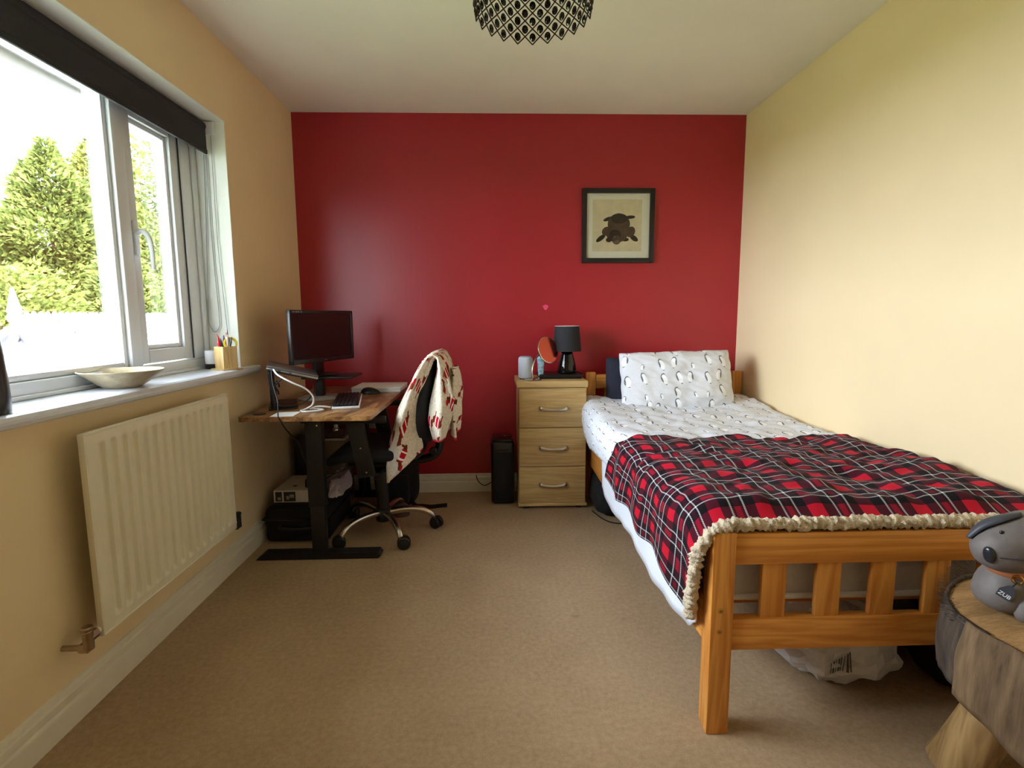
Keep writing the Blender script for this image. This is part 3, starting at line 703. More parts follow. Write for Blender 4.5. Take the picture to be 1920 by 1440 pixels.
# picture
pc = thing('framed_picture', 'black framed picture of a sprawling brown puppy on red wall', 'picture', (2.015, -.02, 1.49))
fx0, fx1, fz0, fz1 = 1.786, 2.246, 1.494, 1.953; fwid = .030
bm = bmesh.new()
for lo, hi in (((fx0, -.026, fz0), (fx0+fwid, -.001, fz1)), ((fx1-fwid, -.026, fz0), (fx1, -.001, fz1)), ((fx0+fwid, -.026, fz0), (fx1-fwid, -.001, fz0+fwid)), ((fx0+fwid, -.026, fz1-fwid), (fx1-fwid, -.001, fz1))): add_box(bm, lo, hi, .002)
bm_obj('frame', bm, plain('black_frame', (20, 18, 17), .4), pc, True)
box('mat_board', (fx0+fwid, -.012, fz0+fwid), (fx1-fwid, -.002, fz1-fwid), plain('ivory_mat', (250, 246, 230), .8, var=.01), pc, 0)
pr_ = box('print', (1.853, -.0125, 1.566), (2.167, -.011, 1.886), plain('sepia_paper', (238, 224, 188), .8, var=.08, scale=18), pc, 0)
FB, FD, FL = plain('puppy_brown', (92, 72, 58), .9, var=.2, scale=60), plain('puppy_dark', (56, 42, 36), .9, var=.2, scale=60), plain('puppy_light', (128, 104, 86), .9, var=.2, scale=60)
def E_(cx, cz, rx, rz, rot=0, n=20):
    o = []
    for a in np.linspace(0, 2*math.pi, n, endpoint=False):
        x, z = rx*math.cos(a), rz*math.sin(a); o.append((cx+x*math.cos(rot)-z*math.sin(rot), cz+x*math.sin(rot)+z*math.cos(rot)))
    return o
def puppy_pt(zx, zy): return (1.786+(zx-240)/1028*.46, 1.953-(zy-175)/1060*.459)
yy = -.0128
for (zx, zy, rx, ry, ro, mm) in ((925, 580, 72, 24, .06, FD), (610, 606, 70, 26, .35, FD), (510, 880, 80, 32, .65, FD), (590, 780, 70, 60, .7, FB), (985, 880, 66, 36, -.6, FD), (935, 790, 62, 80, -.5, FB), (765, 680, 160, 155, 0, FB), (770, 600, 120, 72, 0, FD), (860, 900, 52, 26, 0, FD), (740, 830, 150, 110, 0, FB), (625, 905, 42, 32, 0, FD), (715, 840, 85, 85, 0, FD), (735, 905, 62, 66, 0, FB), (705, 862, 16, 12, 0, FL), (735, 935, 44, 28, 0, FL), (680, 815, 12, 8, 0, FD), (770, 815, 12, 8, 0, FD)):
    c = puppy_pt(zx, zy); poly('printed_shape', E_(c[0], c[1], rx*.000447, ry*.000433, ro), yy, mm, pr_, .0001); yy -= .00012
box('glazing', (fx0+fwid, -.0178, fz0+fwid), (fx1-fwid, -.0165, fz1-fwid), M['glass'], pc, 0)
# ================================================================== CEILING LIGHT
cl = thing('ceiling_light', 'black metal lattice ceiling light hung with dark glass drops', 'ceiling light', (1.363, -1.60, 2.4))
LC = Vector((1.363, -1.60, 0)); LR = .19; NC = 22; rows = 8; zb_, rh = 2.128, .0265
M['wire'] = plain('bronze_wire', (44, 38, 26), .4, .6)
def lp(k, i): a = 2*math.pi*(k+.5*(i % 2)+.28)/NC; return LC+Vector((LR*math.cos(a), LR*math.sin(a), zb_+i*rh))
Vw, Fw = [], []
for k in range(NC):
    for i in range(rows):
        a = lp(k, i)
        for kk in ((k, k+1) if i % 2 else (k, k-1)):
            b = lp(kk, i+1); v_, f_ = tube_geo([a, b], .0023, 5, cap=False); o = len(Vw); Vw += v_; Fw += [tuple(q+o for q in f) for f in f_]
fo = mk('wire_lattice', Vw, Fw, M['wire'], cl); fo['kind'] = 'stuff'
for z in (zb_+rows*rh,):
    tube('top_ring', [LC+Vector((LR*math.cos(a), LR*math.sin(a), z)) for a in np.linspace(0, 2*math.pi, 48, endpoint=False)], .003, M['wire'], cl, 6, False, True)
lathe('ceiling_plate', [(.0, 0), (.06, 0), (.065, .02), (.0, .02)], LC+Vector((0, 0, 2.379)), M['chrome'], cl, 24)
for k in range(4):
    a = k*math.pi/2; tube('support_arm', [LC+Vector((LR*math.cos(a), LR*math.sin(a), zb_+rows*rh)), LC+Vector((.05*math.cos(a), .05*math.sin(a), 2.385))], .003, M['wire'], cl, 6, False)
cyl('lamp_holder', LC+Vector((0, 0, 2.30)), LC+Vector((0, 0, 2.38)), .018, M['whiteplast'], cl, 16)
V_, F_ = lathe_geo([(0, -.0055), (.006, -.0045), (.0115, 0), (.006, .0045), (0, .0055)], (0, 0, 0), 10)
V_ = [(v[0], v[2], v[1]*1.3) for v in V_]
cme = bpy.data.meshes.new('glass_drop'); cme.from_pydata(V_, [], F_); cme.materials.append(plain('black_crystal', (14, 12, 13), .06)); cme.update()
for i in range(rows):
    for k in range(NC):
        a = 2*math.pi*(k+.5*(i % 2)+.28)/NC
        if i+1 > rows-1: continue
        c = bpy.data.objects.new('glass_drop', cme); COL.objects.link(c); c.parent = cl
        c.location = LC+Vector((LR*math.cos(a), LR*math.sin(a), zb_+(i+1)*rh-.002))-Vector((1.363, -1.60, 2.4)); c.rotation_euler = (0, 0, a+math.pi/2)
# ================================================================== DESK
def rustic():
    b = NB('rustic_board'); v = b.coord('Object', (5, 1.1, 5)); n1 = b.noise(v, 2.2, 5, .62, 1.4); n2 = b.noise(v, 14, 3, .6, .6)
    f = b.math('ADD', b.math('MULTIPLY', n1, .75), b.math('MULTIPLY', n2, .3))
    col = b.ramp(f, [(.36, lin((58, 36, 22))), (.5, lin((128, 86, 50))), (.66, lin((190, 144, 90)))]); b.bump(n2, .08, .002); return b.fin(col, .32, 0, .5)
M['rustic'] = rustic()
dk = thing('standing_desk', 'crank standing desk with rustic wood top and black legs', 'desk', (.38, -.56, 0))
dx0, dx1, dy0, dy1, dz = .085, .672, -1.115, -.03, .72
bm = bmesh.new(); vs = add_box(bm, (dx0, dy0, dz-.02), (dx1, dy1, dz))
es = [e for e in bm.edges if abs(e.verts[0].co.z-e.verts[1].co.z) > .01]; bmesh.ops.bevel(bm, geom=es, offset=.025, segments=5, affect='EDGES', profile=.5)
bm_obj('desktop', bm, M['rustic'], dk, True)
cyl('cable_grommet', (.15, -1.03, dz), (.15, -1.03, dz+.003), .028, M['blackplast'], dk, 24, .001)
def foot(y):
    pr = [(.072, 0), (.655, 0), (.668, .012), (.655, .03), (.107, .03), (.085, .015)]
    V = [(x, y-.032, z) for x, z in pr]+[(x, y+.032, z) for x, z in pr]; n = len(pr)
    return mk('foot', V, [tuple(range(n)), tuple(range(n, 2*n))[::-1]]+[(i, n+i, n+(i+1) % n, (i+1) % n) for i in range(n)], M['black'], dk)
for y in (-.962, -.07):
    foot(y)
    l = box('leg_outer', (.333, y-.025, .26), (.411, y+.025, .68), M['black'], dk, .003)
    box('leg_inner', (.338, y-.02, .03), (.406, y+.02, .27), M['black'], dk, .003)
    box('leg_top_bracket', (.16, y-.03, .675), (.60, y+.03, .70), M['black'], dk, .004)
    cyl('screw', (.392, y-.0265, .655), (.392, y-.024, .655), .004, M['chrome'], l, 8)
box('cross_beam', (.30, -.94, .655), (.345, -.09, .69), M['black'], dk, .003)
ck = cyl('crank_shaft', (.455, -.90, .685), (.455, -.90, .625), .011, M['silver'], dk, 14, .002)
cyl('crank_knob', (.455, -.90, .61), (.455, -.90, .628), .015, M['chrome'], ck, 14, .004)
tube('crank_arm', [(.455, -.90, .615), (.43, -.90, .612), (.415, -.90, .60)], .006, M['blackplast'], ck, 8)
# monitor on its riser
mr = thing('monitor_riser', 'black column riser with pale foot under the monitor', 'stand', (.29, -.52, .72))
lathe('riser_foot', [(.0, 0), (.115, 0), (.118, .005), (.11, .011), (.03, .014), (0, .014)], (.272, -.54, .7201), plain('pale_foot', (190, 184, 176), .4), mr, 36)
box('riser_column', (.252, -.565, .733), (.292, -.515, .835), M['black'], mr, .004)
box('riser_plate', (.21, -.655, .835), (.475, -.425, .847), M['blackplast'], mr, .004)
mo = thing('monitor', 'black flat screen monitor turned towards the chair', 'monitor', (.30, -.54, .847), rot=(0, 0, math.atan2(.475, .182)-math.pi))
# local: width along x, screen faces +y(local) ; built around z from base
def mbox(n, lo, hi, m, p=mo, bev=.003): return box(n, lo, hi, m, p, bev)
mw, mz0, mz1 = .256, .073, .349
lathe('stand_base', [(.0, 0), (.085, 0), (.09, .003), (.085, .008), (.02, .013), (0, .013)], (0, -.005, .0003), M['blackplast'], mo, 36)
mbox('stand_neck', (-.035, -.055, .008), (.035, -.03, .17), M['blackplast'])
mbox('housing', (-mw+.06, -.045, mz0+.03), (mw-.06, -.008, mz1-.03), M['blackplast'], bev=.012)
bm = bmesh.new(); bz = .017
for lo, hi in (((-mw, -.012, mz0), (mw, .010, mz0+bz+.008)), ((-mw, -.012, mz1-bz), (mw, .010, mz1)), ((-mw, -.012, mz0), (-mw+bz, .010, mz1)), ((mw-bz, -.012, mz0), (mw, .010, mz1))): add_box(bm, lo, hi, .003)
bm_obj('bezel', bm, M['blackplast'], mo, True)
mbox('screen', (-mw+bz-.002, -.008, mz0+bz+.004), (mw-bz+.002, .004, mz1-bz+.002), plain('dark_screen', (26, 18, 20), .22, var=.02), bev=0)
lt = plain('grey_print', (150, 150, 152), .5)
for k, (w_) in enumerate((.012, .015, .010, .010)): mbox('bezel_badge', (mw-.022-k*.019-w_, .0102, mz1-.0125), (mw-.022-k*.019, .0106, mz1-.0065), lt, bev=0)
mbox('logo', (-.012, .0102, mz0+.008), (.012, .0108, mz0+.0125), M['chrome'], bev=0)
# laptop on stand
ls = thing('laptop_stand', 'black folding stand holding a laptop over the desk', 'stand', (.19, -.78, .72))
ang = math.atan2(.867-.924, .373-.154)
def lrot(x, y, z): return tuple(Vector((.160, -.953, 0))+Matrix.Rotation(R(21), 3, 'Z') @ Vector((x, y, 0))+Vector((0, 0, z)))
bm = bmesh.new(); add_box(bm, (-.0, .01, .7201), (.13, .33, .727), .002)
for v in bm.verts: v.co = Vector(lrot(v.co.x, v.co.y, v.co.z))
bm_obj('base_plate', bm, M['black'], ls, True)
for y in (.025, .315):
    lg = tube('leg', [lrot(.022, y, .722), lrot(.020, y, .82)], .0125, M['black'], ls, 8, False)
    tube('leg_upper', [lrot(.019, y, .81), lrot(.012, y, .905)], .0095, M['black'], ls, 8, False)
    tube('clamp_screw', [lrot(.034, y-.01, .83), lrot(.045, y-.01, .81), lrot(.046, y-.01, .795)], .004, M['black'], lg, 6)
lr = Matrix.Rotation(R(21), 3, 'Z') @ Matrix.Rotation(-ang, 3, 'Y'); LO = Vector((.160, -.953, .917))
def lpx(x, z): return Vector((.154, 0, .917))+lr @ Vector((x, 0, z))
def tilted(name, x0, x1, y0, y1, z0, z1, m, p, bev=.002):
    bm = bmesh.new(); vs = add_box(bm, (x0, y0, z0), (x1, y1, z1), bev)
    for v in bm.verts: v.co = LO+lr @ (v.co+Vector((0, .953, 0)))
    return bm_obj(name, bm, m, p, True)
tilted('support_tray', .0, .225, -.94, -.62, -.007, -.001, M['black'], ls)
lpt = thing('laptop', 'closed silver laptop tilted on the black stand', 'laptop', (.26, -.78, .89))
tilted('base', .0, .232, -.953, -.61, 0.0, .011, M['silver'], lpt, .004); tilted('lid', .0, .232, -.953, -.61, .012, .019, plain('grey_lid', (120, 118, 120), .35, .6), lpt, .003)
tilted('hinge', .0, .012, -.94, -.62, .006, .016, M['black'], lpt, .002)
for x in (.03, .05, .10): tilted('port', x, x+.012, -.9534, -.952, .003, .008, M['black'], lpt, 0)
# keyboard: near end white, keys dark
kb = thing('keyboard', 'white keyboard with dark keys on the rustic desktop', 'keyboard', (.462, -.695, .72), rot=(0, 0, R(-78)))
box('case', (-.225, -.065, 0), (.225, .065, .012), M['whiteplast'], kb, .004)
box('key_well', (-.219, -.059, .011), (.219, .059, .0135), M['black'], kb, .001)
km = plain('dark_keys', (34, 26, 32), .5); proto = None
me_ = None
for r in range(6):
    for c in range(15):
        x, y = -.215+c*.0288, .048-r*.0193
        if me_ is None:
            k0 = box('key', (-.0125, -.0078, 0), (.0125, .0078, .0065), km, kb, .0018, 1); me_ = k0
            k0.location = (x, y-.008, .0133); continue
        k = me_.copy(); COL.objects.link(k); k.parent = kb; k.location = (x+ (0), y-.008, .0133)
kb.location.z += .0002
ms = thing('mouse', 'black computer mouse on the desk by the white box', 'mouse', (.51, -.40, .72))
def msf(u, v):
    a = u*2*math.pi; q = v; s = math.sin(min(1, q)*math.pi/2); r = math.cos(q*math.pi/2)
    return (.51+.058*r*math.cos(a)*(1-.0*q), -.40+.033*r*math.sin(a), .7215+.036*s*(1-.25*math.cos(a)*r))
grid('shell', msf, 28, 10, M['blackplast'], ms, closed_u=True); box('wheel', (.472, -.404, .742), (.484, -.396, .756), M['greyplast'], ms, .003)
wbx = thing('document_box', 'flat white box lying on the desk beyond mouse', 'box', (.52, -.22, .72))
box('tray', (.385, -.335, .7201), (.668, -.075, .737), M['paper'], wbx, .002); box('lid', (.382, -.338, .737), (.671, -.072, .747), M['paper'], wbx, .003)
cd_ = box('paper_card', (.222, -1.10, .7202), (.322, -.985, .7212), M['paper'], None, 0, rot=Matrix.Rotation(R(3), 3, 'Z')); tag(cd_, 'small white card lying on desktop beside the laptop stand', 'card')
for x, y, w in ((.255, -1.05, .03), (.25, -1.035, .02)): pass
wc = tube('white_cable', [(.195, -.955, .918), (.225, -.985, .895), (.29, -1.0, .862), (.345, -.98, .83), (.372, -.96, .79), (.365, -.95, .75), (.33, -.95, .727), (.315, -.97, .7245), (.345, -1.0, .7245), (.40, -.985, .7245), (.415, -.955, .7245), (.38, -.93, .7245), (.35, -.945, .728), (.38, -.935, .737), (.41, -.925, .735), (.438, -.915, .729)], .0042, M['whiteplast'], None, 8)
tag(wc, 'white cable curling from the laptop down to the keyboard', 'cable')
bc1 = tube('black_cable', [(.25, -.955, .885), (.21, -.97, .85), (.195, -.97, .80), (.205, -.955, .752), (.25, -.92, .738), (.31, -.87, .755), (.335, -.84, .80), (.325, -.84, .85), (.31, -.85, .875)], .0032, M['black'], None, 6)
tag(bc1, 'thin black cable looping below the laptop', 'cable')
bc2 = tube('black_cable', [(.185, -.958, .912), (.20, -.985, .85), (.235, -1.03, .78), (.262, -1.10, .727), (.275, -1.122, .715), (.295, -1.10, .66), (.32, -1.03, .58), (.325, -.99, .50), (.325, -.9, .40), (.27, -.7, .30)], .003, M['black'], None, 6)
tag(bc2, 'black cable trailing from the laptop over the desk edge', 'cable')
# ================================================================== OFFICE CHAIR
oc = thing('office_chair', 'black swivel office chair on a chrome five star base', 'chair', (.615, -.655, 0))
HC = Vector((.615, -.655, 0))
cyl('gas_lift', HC+Vector((0, 0, .10)), HC+Vector((0, 0, .34)), .033, M['blackplast'], oc, 20, .003); 
hub = cyl('hub', HC+Vector((0, 0, .06)), HC+Vector((0, 0, .135)), .04, M['blackplast'], oc, 24, .006)
def castor(a, swing):
    d = Vector((math.cos(a), math.sin(a), 0)); P = HC+d*.27
    arm = tube('base_arm', [HC+d*.03+Vector((0, 0, .108)), HC+d*.12+Vector((0, 0, .116)), HC+d*.20+Vector((0, 0, .108)), HC+d*.25+Vector((0, 0, .085)), P+Vector((0, 0, .06))], [.017, .018, .0175, .017, .015], M['chrome'], oc, 12)
    cs = cyl('castor_stem', P+Vector((0, 0, .04)), P+Vector((0, 0, .066)), .009, M['chrome'], arm, 10)
    w = Vector((math.cos(swing), math.sin(swing), 0)); ax = w.cross(Vector((0, 0, 1))); C0 = P+w*.016+Vector((0, 0, .0325))
    for s in (-1, 1):
        c = lathe('castor_wheel', [(.0, -.013), (.022, -.013), (.030, -.009), (.0325, -.002), (.0325, .005), (.027, .011), (0, .012)], C0+ax*s*.016, M['blackplast'], arm, 20, axis_mat(ax*s))
    lathe('castor_hood', [(.0, -.006), (.034, -.006), (.034, .006), (0, .006)], C0+Vector((0, 0, .0025)), M['blackplast'], arm, 18, axis_mat(ax))
for k, a in enumerate((-128, -61, 8, 78, 141)): castor(R(a), R((200, 10, -30, -100, 90)[k]))
def cushion(name, fn, n, m, p): return grid(name, fn, n, n, m, p)
def seatf(u, v):   # closed cushion
    a = u*2*math.pi; ca, sa = math.cos(a), math.sin(a); e = .45
    X = math.copysign(abs(ca)**e, ca); Y = math.copysign(abs(sa)**e, sa)
    ph = (v-.5)*math.pi; r = math.copysign(abs(math.cos(ph))**.45, 1); z = math.copysign(abs(math.sin(ph))**.7, math.sin(ph))
    x = .605+.245*X*r; y = -.655+.235*Y*r
    zc = .458+.04*z-.035*sstep(.48, .36, x)+.02*abs(Y*r)**3
    return (x, y, zc)
grid('seat', seatf, 48, 20, M['blackfab'], oc, closed_u=True)
box('seat_plate', (.47, -.78, .40), (.76, -.53, .425), M['blackplast'], oc, .006)
box('tilt_mechanism', (.55, -.71, .34), (.70, -.60, .402), M['black'], oc, .01)
tube('height_lever', [(.64, -.70, .37), (.64, -.86, .365), (.63, -.90, .37)], .006, M['blackplast'], oc, 8)
def backf(u, v):
    a = u*2*math.pi; ca, sa = math.cos(a), math.sin(a)
    Z = math.copysign(abs(ca)**.5, ca); Y = math.copysign(abs(sa)**.5, sa); ph = (v-.5)*math.pi
    r = abs(math.cos(ph))**.5; t = math.copysign(abs(math.sin(ph))**.8, math.sin(ph))
    z = .725+.215*Z*r; y = -.655+.215*Y*r; q = (z-.51)/.43
    return (.885+.05*q-.025*math.sin(q*math.pi)+.03*t-.035*(Y*r)**2, y, z)
grid('backrest', backf, 48, 20, M['blackfab'], oc, closed_u=True)
tube('back_bar', [(.72, -.655, .395), (.84, -.655, .40), (.915, -.655, .44), (.935, -.655, .55), (.945, -.655, .66)], .022, M['blackplast'], oc, 10, flat=1.6)
cyl('back_knob', (.90, -.70, .46), (.90, -.735, .46), .02, M['blackplast'], oc, 14, .004)
for s in (-1, 1):
    y = -.655+s*.262
    bm = bmesh.new()
    pth = [(.60, .392), (.592, .41), (.558, .60), (.551, .645), (.553, .66), (.80, .66), (.815, .645), (.79, .6)]
    def slab(p0, p1, w):
        d = Vector((p1[0]-p0[0], 0, p1[1]-p0[1])); L = d.length; m_ = Matrix(((d.x/L, 0, -d.z/L), (0, 1, 0), (d.z/L, 0, d.x/L)))
        bb = bmesh.new(); add_box(bb, (-L/2, -.014, -w/2), (L/2, .014, w/2), .006)
        for v in bb.verts: v.co = m_ @ v.co+Vector(((p0[0]+p1[0])/2, y, (p0[1]+p1[1])/2))
        return bb
    ar = bm_obj('armrest_strut', slab((.602, .385), (.548, .66), .082), M['blackplast'], oc, True)
    bm_obj('armrest_pad', slab((.44, .664), (.70, .668), .034), M['blackplast'], oc, True)
    boxes('armrest_foot', [((.55, min(y, y-s*.10)-.0, .383), (.66, max(y, y-s*.10), .402))], M['blackplast'], oc)
    for p in ((.577, .53), (.60, .41)): cyl('bolt', (p[0], y-.0165, p[1]), (p[0], y-.013, p[1]), .0045, M['chrome'], ar, 8)
# sherpa throw over the chair back
def dogprint():
    b = NB('sherpa_dog_print'); tc = b.n('ShaderNodeTexCoord'); uv = tc.outputs['UV']; v = b.coord('Object'); n = b.noise(v, 85, 3, .65); c = lin((240, 226, 204))
    bc = b.ramp(n, [(.3, tuple(x*.72 for x in c)), (.62, c)])
    vo = b.n('ShaderNodeTexVoronoi', voronoi_dimensions='2D'); b.l(uv, vo.inputs['Vector']); vo.inputs['Scale'].default_value = 5.6; vo.inputs['Randomness'].default_value = .6
    sub = b.n('ShaderNodeVectorMath', operation='SUBTRACT'); b.l(uv, sub.inputs[0]); b.l(vo.outputs['Position'], sub.inputs[1])
    sp = b.n('ShaderNodeSeparateXYZ'); b.l(sub.outputs[0], sp.inputs[0]); rc = b.n('ShaderNodeSeparateColor'); b.l(vo.outputs['Color'], rc.inputs[0])
    th = b.math('MULTIPLY', rc.outputs[0], 6.28); cs = b.math('COSINE', th); sn = b.math('SINE', th)
    x = b.math('ADD', b.math('MULTIPLY', sp.outputs[0], cs), b.math('MULTIPLY', sp.outputs[1], sn)); y = b.math('SUBTRACT', b.math('MULTIPLY', sp.outputs[1], cs), b.math('MULTIPLY', sp.outputs[0], sn))
    def bx(cx, cy, hx, hy): return b.math('MULTIPLY', b.math('LESS_THAN', b.math('ABSOLUTE', b.math('SUBTRACT', x, cx)), hx), b.math('LESS_THAN', b.math('ABSOLUTE', b.math('SUBTRACT', y, cy)), hy))
    def ell(cx, cy, rx, ry):
        a = b.math('DIVIDE', b.math('SUBTRACT', x, cx), rx); d = b.math('DIVIDE', b.math('SUBTRACT', y, cy), ry); return b.math('LESS_THAN', b.math('ADD', b.math('MULTIPLY', a, a), b.math('MULTIPLY', d, d)), 1)
    BR, RD, WH = lin((112, 48, 22)), lin((196, 22, 36)), lin((245, 240, 235))
    col = b.mix(ell(0, 0, .062, .024), bc, BR); col = b.mix(ell(.066, .014, .025, .017), col, BR); col = b.mix(bx(-.048, -.026, .006, .018), col, BR); col = b.mix(bx(.036, -.026, .006, .018), col, BR)
    col = b.mix(bx(.0, 0, .034, .026), col, RD); col = b.mix(bx(.02, 0, .006, .027), col, WH); col = b.mix(bx(-.02, 0, .004, .027), col, WH); col = b.mix(ell(.074, .034, .02, .014), col, RD)
    b.bump(n, .7, .008); return b.fin(col, .95, 0, .1)
M['dogs'] = dogprint()
ct = thing('sherpa_throw', 'cream sherpa throw with red and brown dogs over chair back', 'blanket', (.9, -.7, .6))
# rows: (z, outer x, inner x at near side) from front hem over the crest to the back hem
rowsF = [(.335, .684, .72, .49, .855), (.42, .684, .845, .52, .86), (.52, .70, .86, .58, .85), (.67, .742, .845, .66, .835), (.78, .79, .865, .765, .862), (.88, .838, .893, .86, .888), (.94, .878, .915, .925, .915), (.968, .905, .928, .955, .928), (.976, .93, .940, .965, .940), (.962, .957, .948, .948, .948), (.91, .984, .945, .89, .945), (.83, 1.008, .93, .80, .925), (.76, 1.026, .915, .72, .905), (.66, 1.012, .895, .64, .895), (.56, .975, .915, .545, .92)]
rowsF = np.array(rowsF)
def chf(u, v):
    p = u*(len(rowsF)-1); z_o, x_o, _, z_i, x_i = [float(np.interp(p, np.arange(len(rowsF)), rowsF[:, c])) for c in range(5)]
    side = 1 if u > .55 else -1
    wv = .012*math.sin(v*13+u*5)+.008*nz(v*6, u*7)
    if v < .55:
        t = v/.55; y = lerp(-.50, -.87, t); e = 1-abs(u-.53)/.53
        return (x_o+wv*(1-max(0, e)**2)*1.2+side*.004, y, z_o+.05*(1-t)*(1 if u < .5 else .6)*(1-max(0, e)))
    t = (v-.55)/.45; k = math.sin(t*math.pi/2)
    x = lerp(x_o, x_i, t); z = lerp(z_o, z_i, t); y = -.87-.03*math.sin(t*math.pi)+.035*t*t+.012*math.sin(t*9+u*7)
    return (x+wv*.25, y, z)
cg = grid('throw_cloth', chf, 90, 70, M['dogs'], ct, lambda u, v: (v*.78, u*1.25)); solid(cg, .010, 0)
def hem(i): return [chf(i, v) for v in np.linspace(0, 1, 14)]
trim = plain('red_binding', (180, 24, 38), .9)
tube('hem_binding', hem(1.0), .007, trim, ct, 8)
# second fold of the throw behind the chair back
def ch2(u, v):
    z = lerp(.90, .60, u); y = lerp(-.62, -.85, v); x = 1.0+.055*math.sin(u*1.6+.3)+.018*math.sin(v*9+u*4)-.03*u
    return (x, y, z-.05*v*u)
c2 = grid('back_fold', ch2, 36, 30, M['dogs'], ct, lambda u, v: (v*.35+.4, u*.5+.2)); solid(c2, .010, 0)
tube('hem_binding', [ch2(1, v) for v in np.linspace(0, 1, 8)], .008, trim, ct, 8)
# ================================================================== UNDER THE DESK
su = thing('soft_case', 'black soft carry case lying flat under the desk', 'case', (.19, -.58, 0))
box('shell', (.035, -.80, .004), (.365, -.36, .185), M['blackfab'], su, .03, 4)
box('lid_panel', (.06, -.775, .18), (.34, -.385, .195), M['blackfab'], su, .012, 3)
tube('zip_piping', [(.032, -.803, .13), (.20, -.806, .13), (.368, -.803, .13), (.371, -.58, .13), (.368, -.357, .13), (.2, -.354, .13), (.032, -.357, .13), (.029, -.58, .13)], .006, M['blackplast'], su, 6, False, True)
tube('carry_handle', [(.12, -.805, .10), (.13, -.825, .09), (.2, -.828, .088), (.27, -.825, .09), (.28, -.805, .10)], .009, M['blackplast'], su, 8)
pb = thing('printed_box', 'flat white printed carton on top of the black case', 'box', (.24, -.60, .196))
box('carton', (.065, -.735, .1965), (.305, -.46, .262), plain('carton_white', (206, 200, 190), .7), pb, .002)
bk = plain('carton_print', (40, 40, 38), .6)
bp = box('printed_panel', (.074, -.7356, .203), (.108, -.735, .254), bk, pb, 0); box('printed_panel', (.117, -.7356, .203), (.178, -.735, .254), bk, pb, 0)
for (x0, x1, z0, z1) in ((.085, .102, .21, .225), (.13, .145, .212, .232), (.148, .17, .222, .24)): box('print_block', (x0, -.7359, z0), (x1, -.7355, z1), plain('carton_grey', (150, 146, 140), .6), bp, 0)
poly('print_spot', E_(.155, .2, .012, .012), 0, bk, None) if False else None
sp_ = lathe('print_spot', [(0, 0), (.013, 0), (.013, .0004), (0, .0004)], (.15, -.66, .2622), bk, pb, 16)
pa = thing('power_adapter', 'black power adapter block resting on the white carton', 'adapter', (.30, -.66, .262))
box('block', (.215, -.70, .2627), (.295, -.60, .305), M['blackplast'], pa, .006)
tube('adapter_flex', [(.294, -.62, .283), (.35, -.60, .31), (.42, -.50, .318), (.455, -.44, .315), (.46, -.41, .25), (.44, -.38, .1)], .0035, M['black'], pa, 6)
bgx = thing('paper_bag', 'crumpled white paper bag beside the carton on the case', 'bag', (.38, -.58, .196))
def bagf(u, v):
    a = u*2*math.pi; z = lerp(.197, .285, v); s = lerp(1, .72, v)
    X = math.copysign(abs(math.cos(a))**.6, math.cos(a)); Y = math.copysign(abs(math.sin(a))**.6, math.sin(a))
    return (.352+.040*X*s+.008*nz(a*2, v*4), -.52+.16*Y*s+.012*nz(a*3, v*3, 4), z+.016*nz(math.cos(a)*3, math.sin(a)*3, v))
gb = grid('bag_body', bagf, 40, 10, plain('bag_paper', (206, 192, 196), .8, var=.05), bgx, closed_u=True, smooth=False)
mk('bag_top', [bagf(i/40, 1) for i in range(40)]+[(.352, -.52, .275)], [(i, (i+1) % 40, 40) for i in range(40)], plain('bag_fold', (190, 178, 182), .8), bgx)
tw_ = thing('black_document_case', 'upright black document case standing against the window wall', 'case', (.08, -.32, 0))
box('case_body', (.03, -.345, .0), (.10, -.11, .46), M['blackplast'], tw_, .01); box('case_rib', (.05, -.349, .02), (.062, -.343, .44), M['black'], tw_, .001)
st_ = thing('storage_box', 'brown plastic storage box with pale rim behind desk leg', 'box', (.26, -.2, 0))
box('tub', (.11, -.30, 0), (.32, -.112, .43), plain('brown_plastic', (112, 96, 76), .4, var=.2, scale=9), st_, .012)
box('rim', (.106, -.305, .425), (.326, -.108, .437), plain('pale_rim', (200, 196, 186), .35), st_, .003); box('lid', (.11, -.30, .437), (.32, -.112, .50), plain('brown_lid', (74, 52, 48), .5, var=.2, scale=12), st_, .015)
bpk = thing('backpack', 'black backpack slumped on carpet behind the office chair', 'backpack', (.62, -.23, 0))
def bpf(u, v):
    a = u*2*math.pi; ph = (v-.5)*math.pi; ca, sa = math.cos(a), math.sin(a); r = abs(math.cos(ph))**.35
    X = math.copysign(abs(ca)**.6, ca); Y = math.copysign(abs(sa)**.6, sa); z = math.copysign(abs(math.sin(ph))**.8, math.sin(ph)); zz = .205+.205*z
    return (.615+.135*X*r*(1-.12*max(0, z))+.008*nz(zz*8, a), -.226+.10*Y*r*(1-.2*max(0, z))+.008*nz(zz*7, a, 2), zz)
grid('bag_body', bpf, 48, 24, M['blackfab'], bpk, closed_u=True)
box('front_pocket', (.525, -.355, .04), (.705, -.315, .22), M['blackfab'], bpk, .018, 3); box('zip_pull', (.735, -.29, .27), (.742, -.283, .305), plain('lime_pull', (150, 150, 90), .5), bpk, .001)
tube('shoulder_strap', [(.70, -.30, .06), (.735, -.315, .018), (.78, -.32, .014), (.83, -.325, .010), (.87, -.315, .010), (.925, -.30, .010)], .016, M['blackfab'], bpk, 8, flat=.45)
tube('top_handle', [(.57, -.22, .40), (.59, -.22, .44), (.63, -.22, .44), (.65, -.22, .40)], .008, M['blackfab'], bpk, 8)
sh1 = thing('cloth_bundle', 'small dusky brown cloth bundle behind the chair base', 'cloth', (.66, -.38, 0))
lathe('folded_cloth', [(.052, 0), (.055, .02), (.048, .05), (.03, .068), (0, .072)], (.665, -.42, .001), plain('dusky_cloth', (96, 72, 72), .9), sh1, 24)
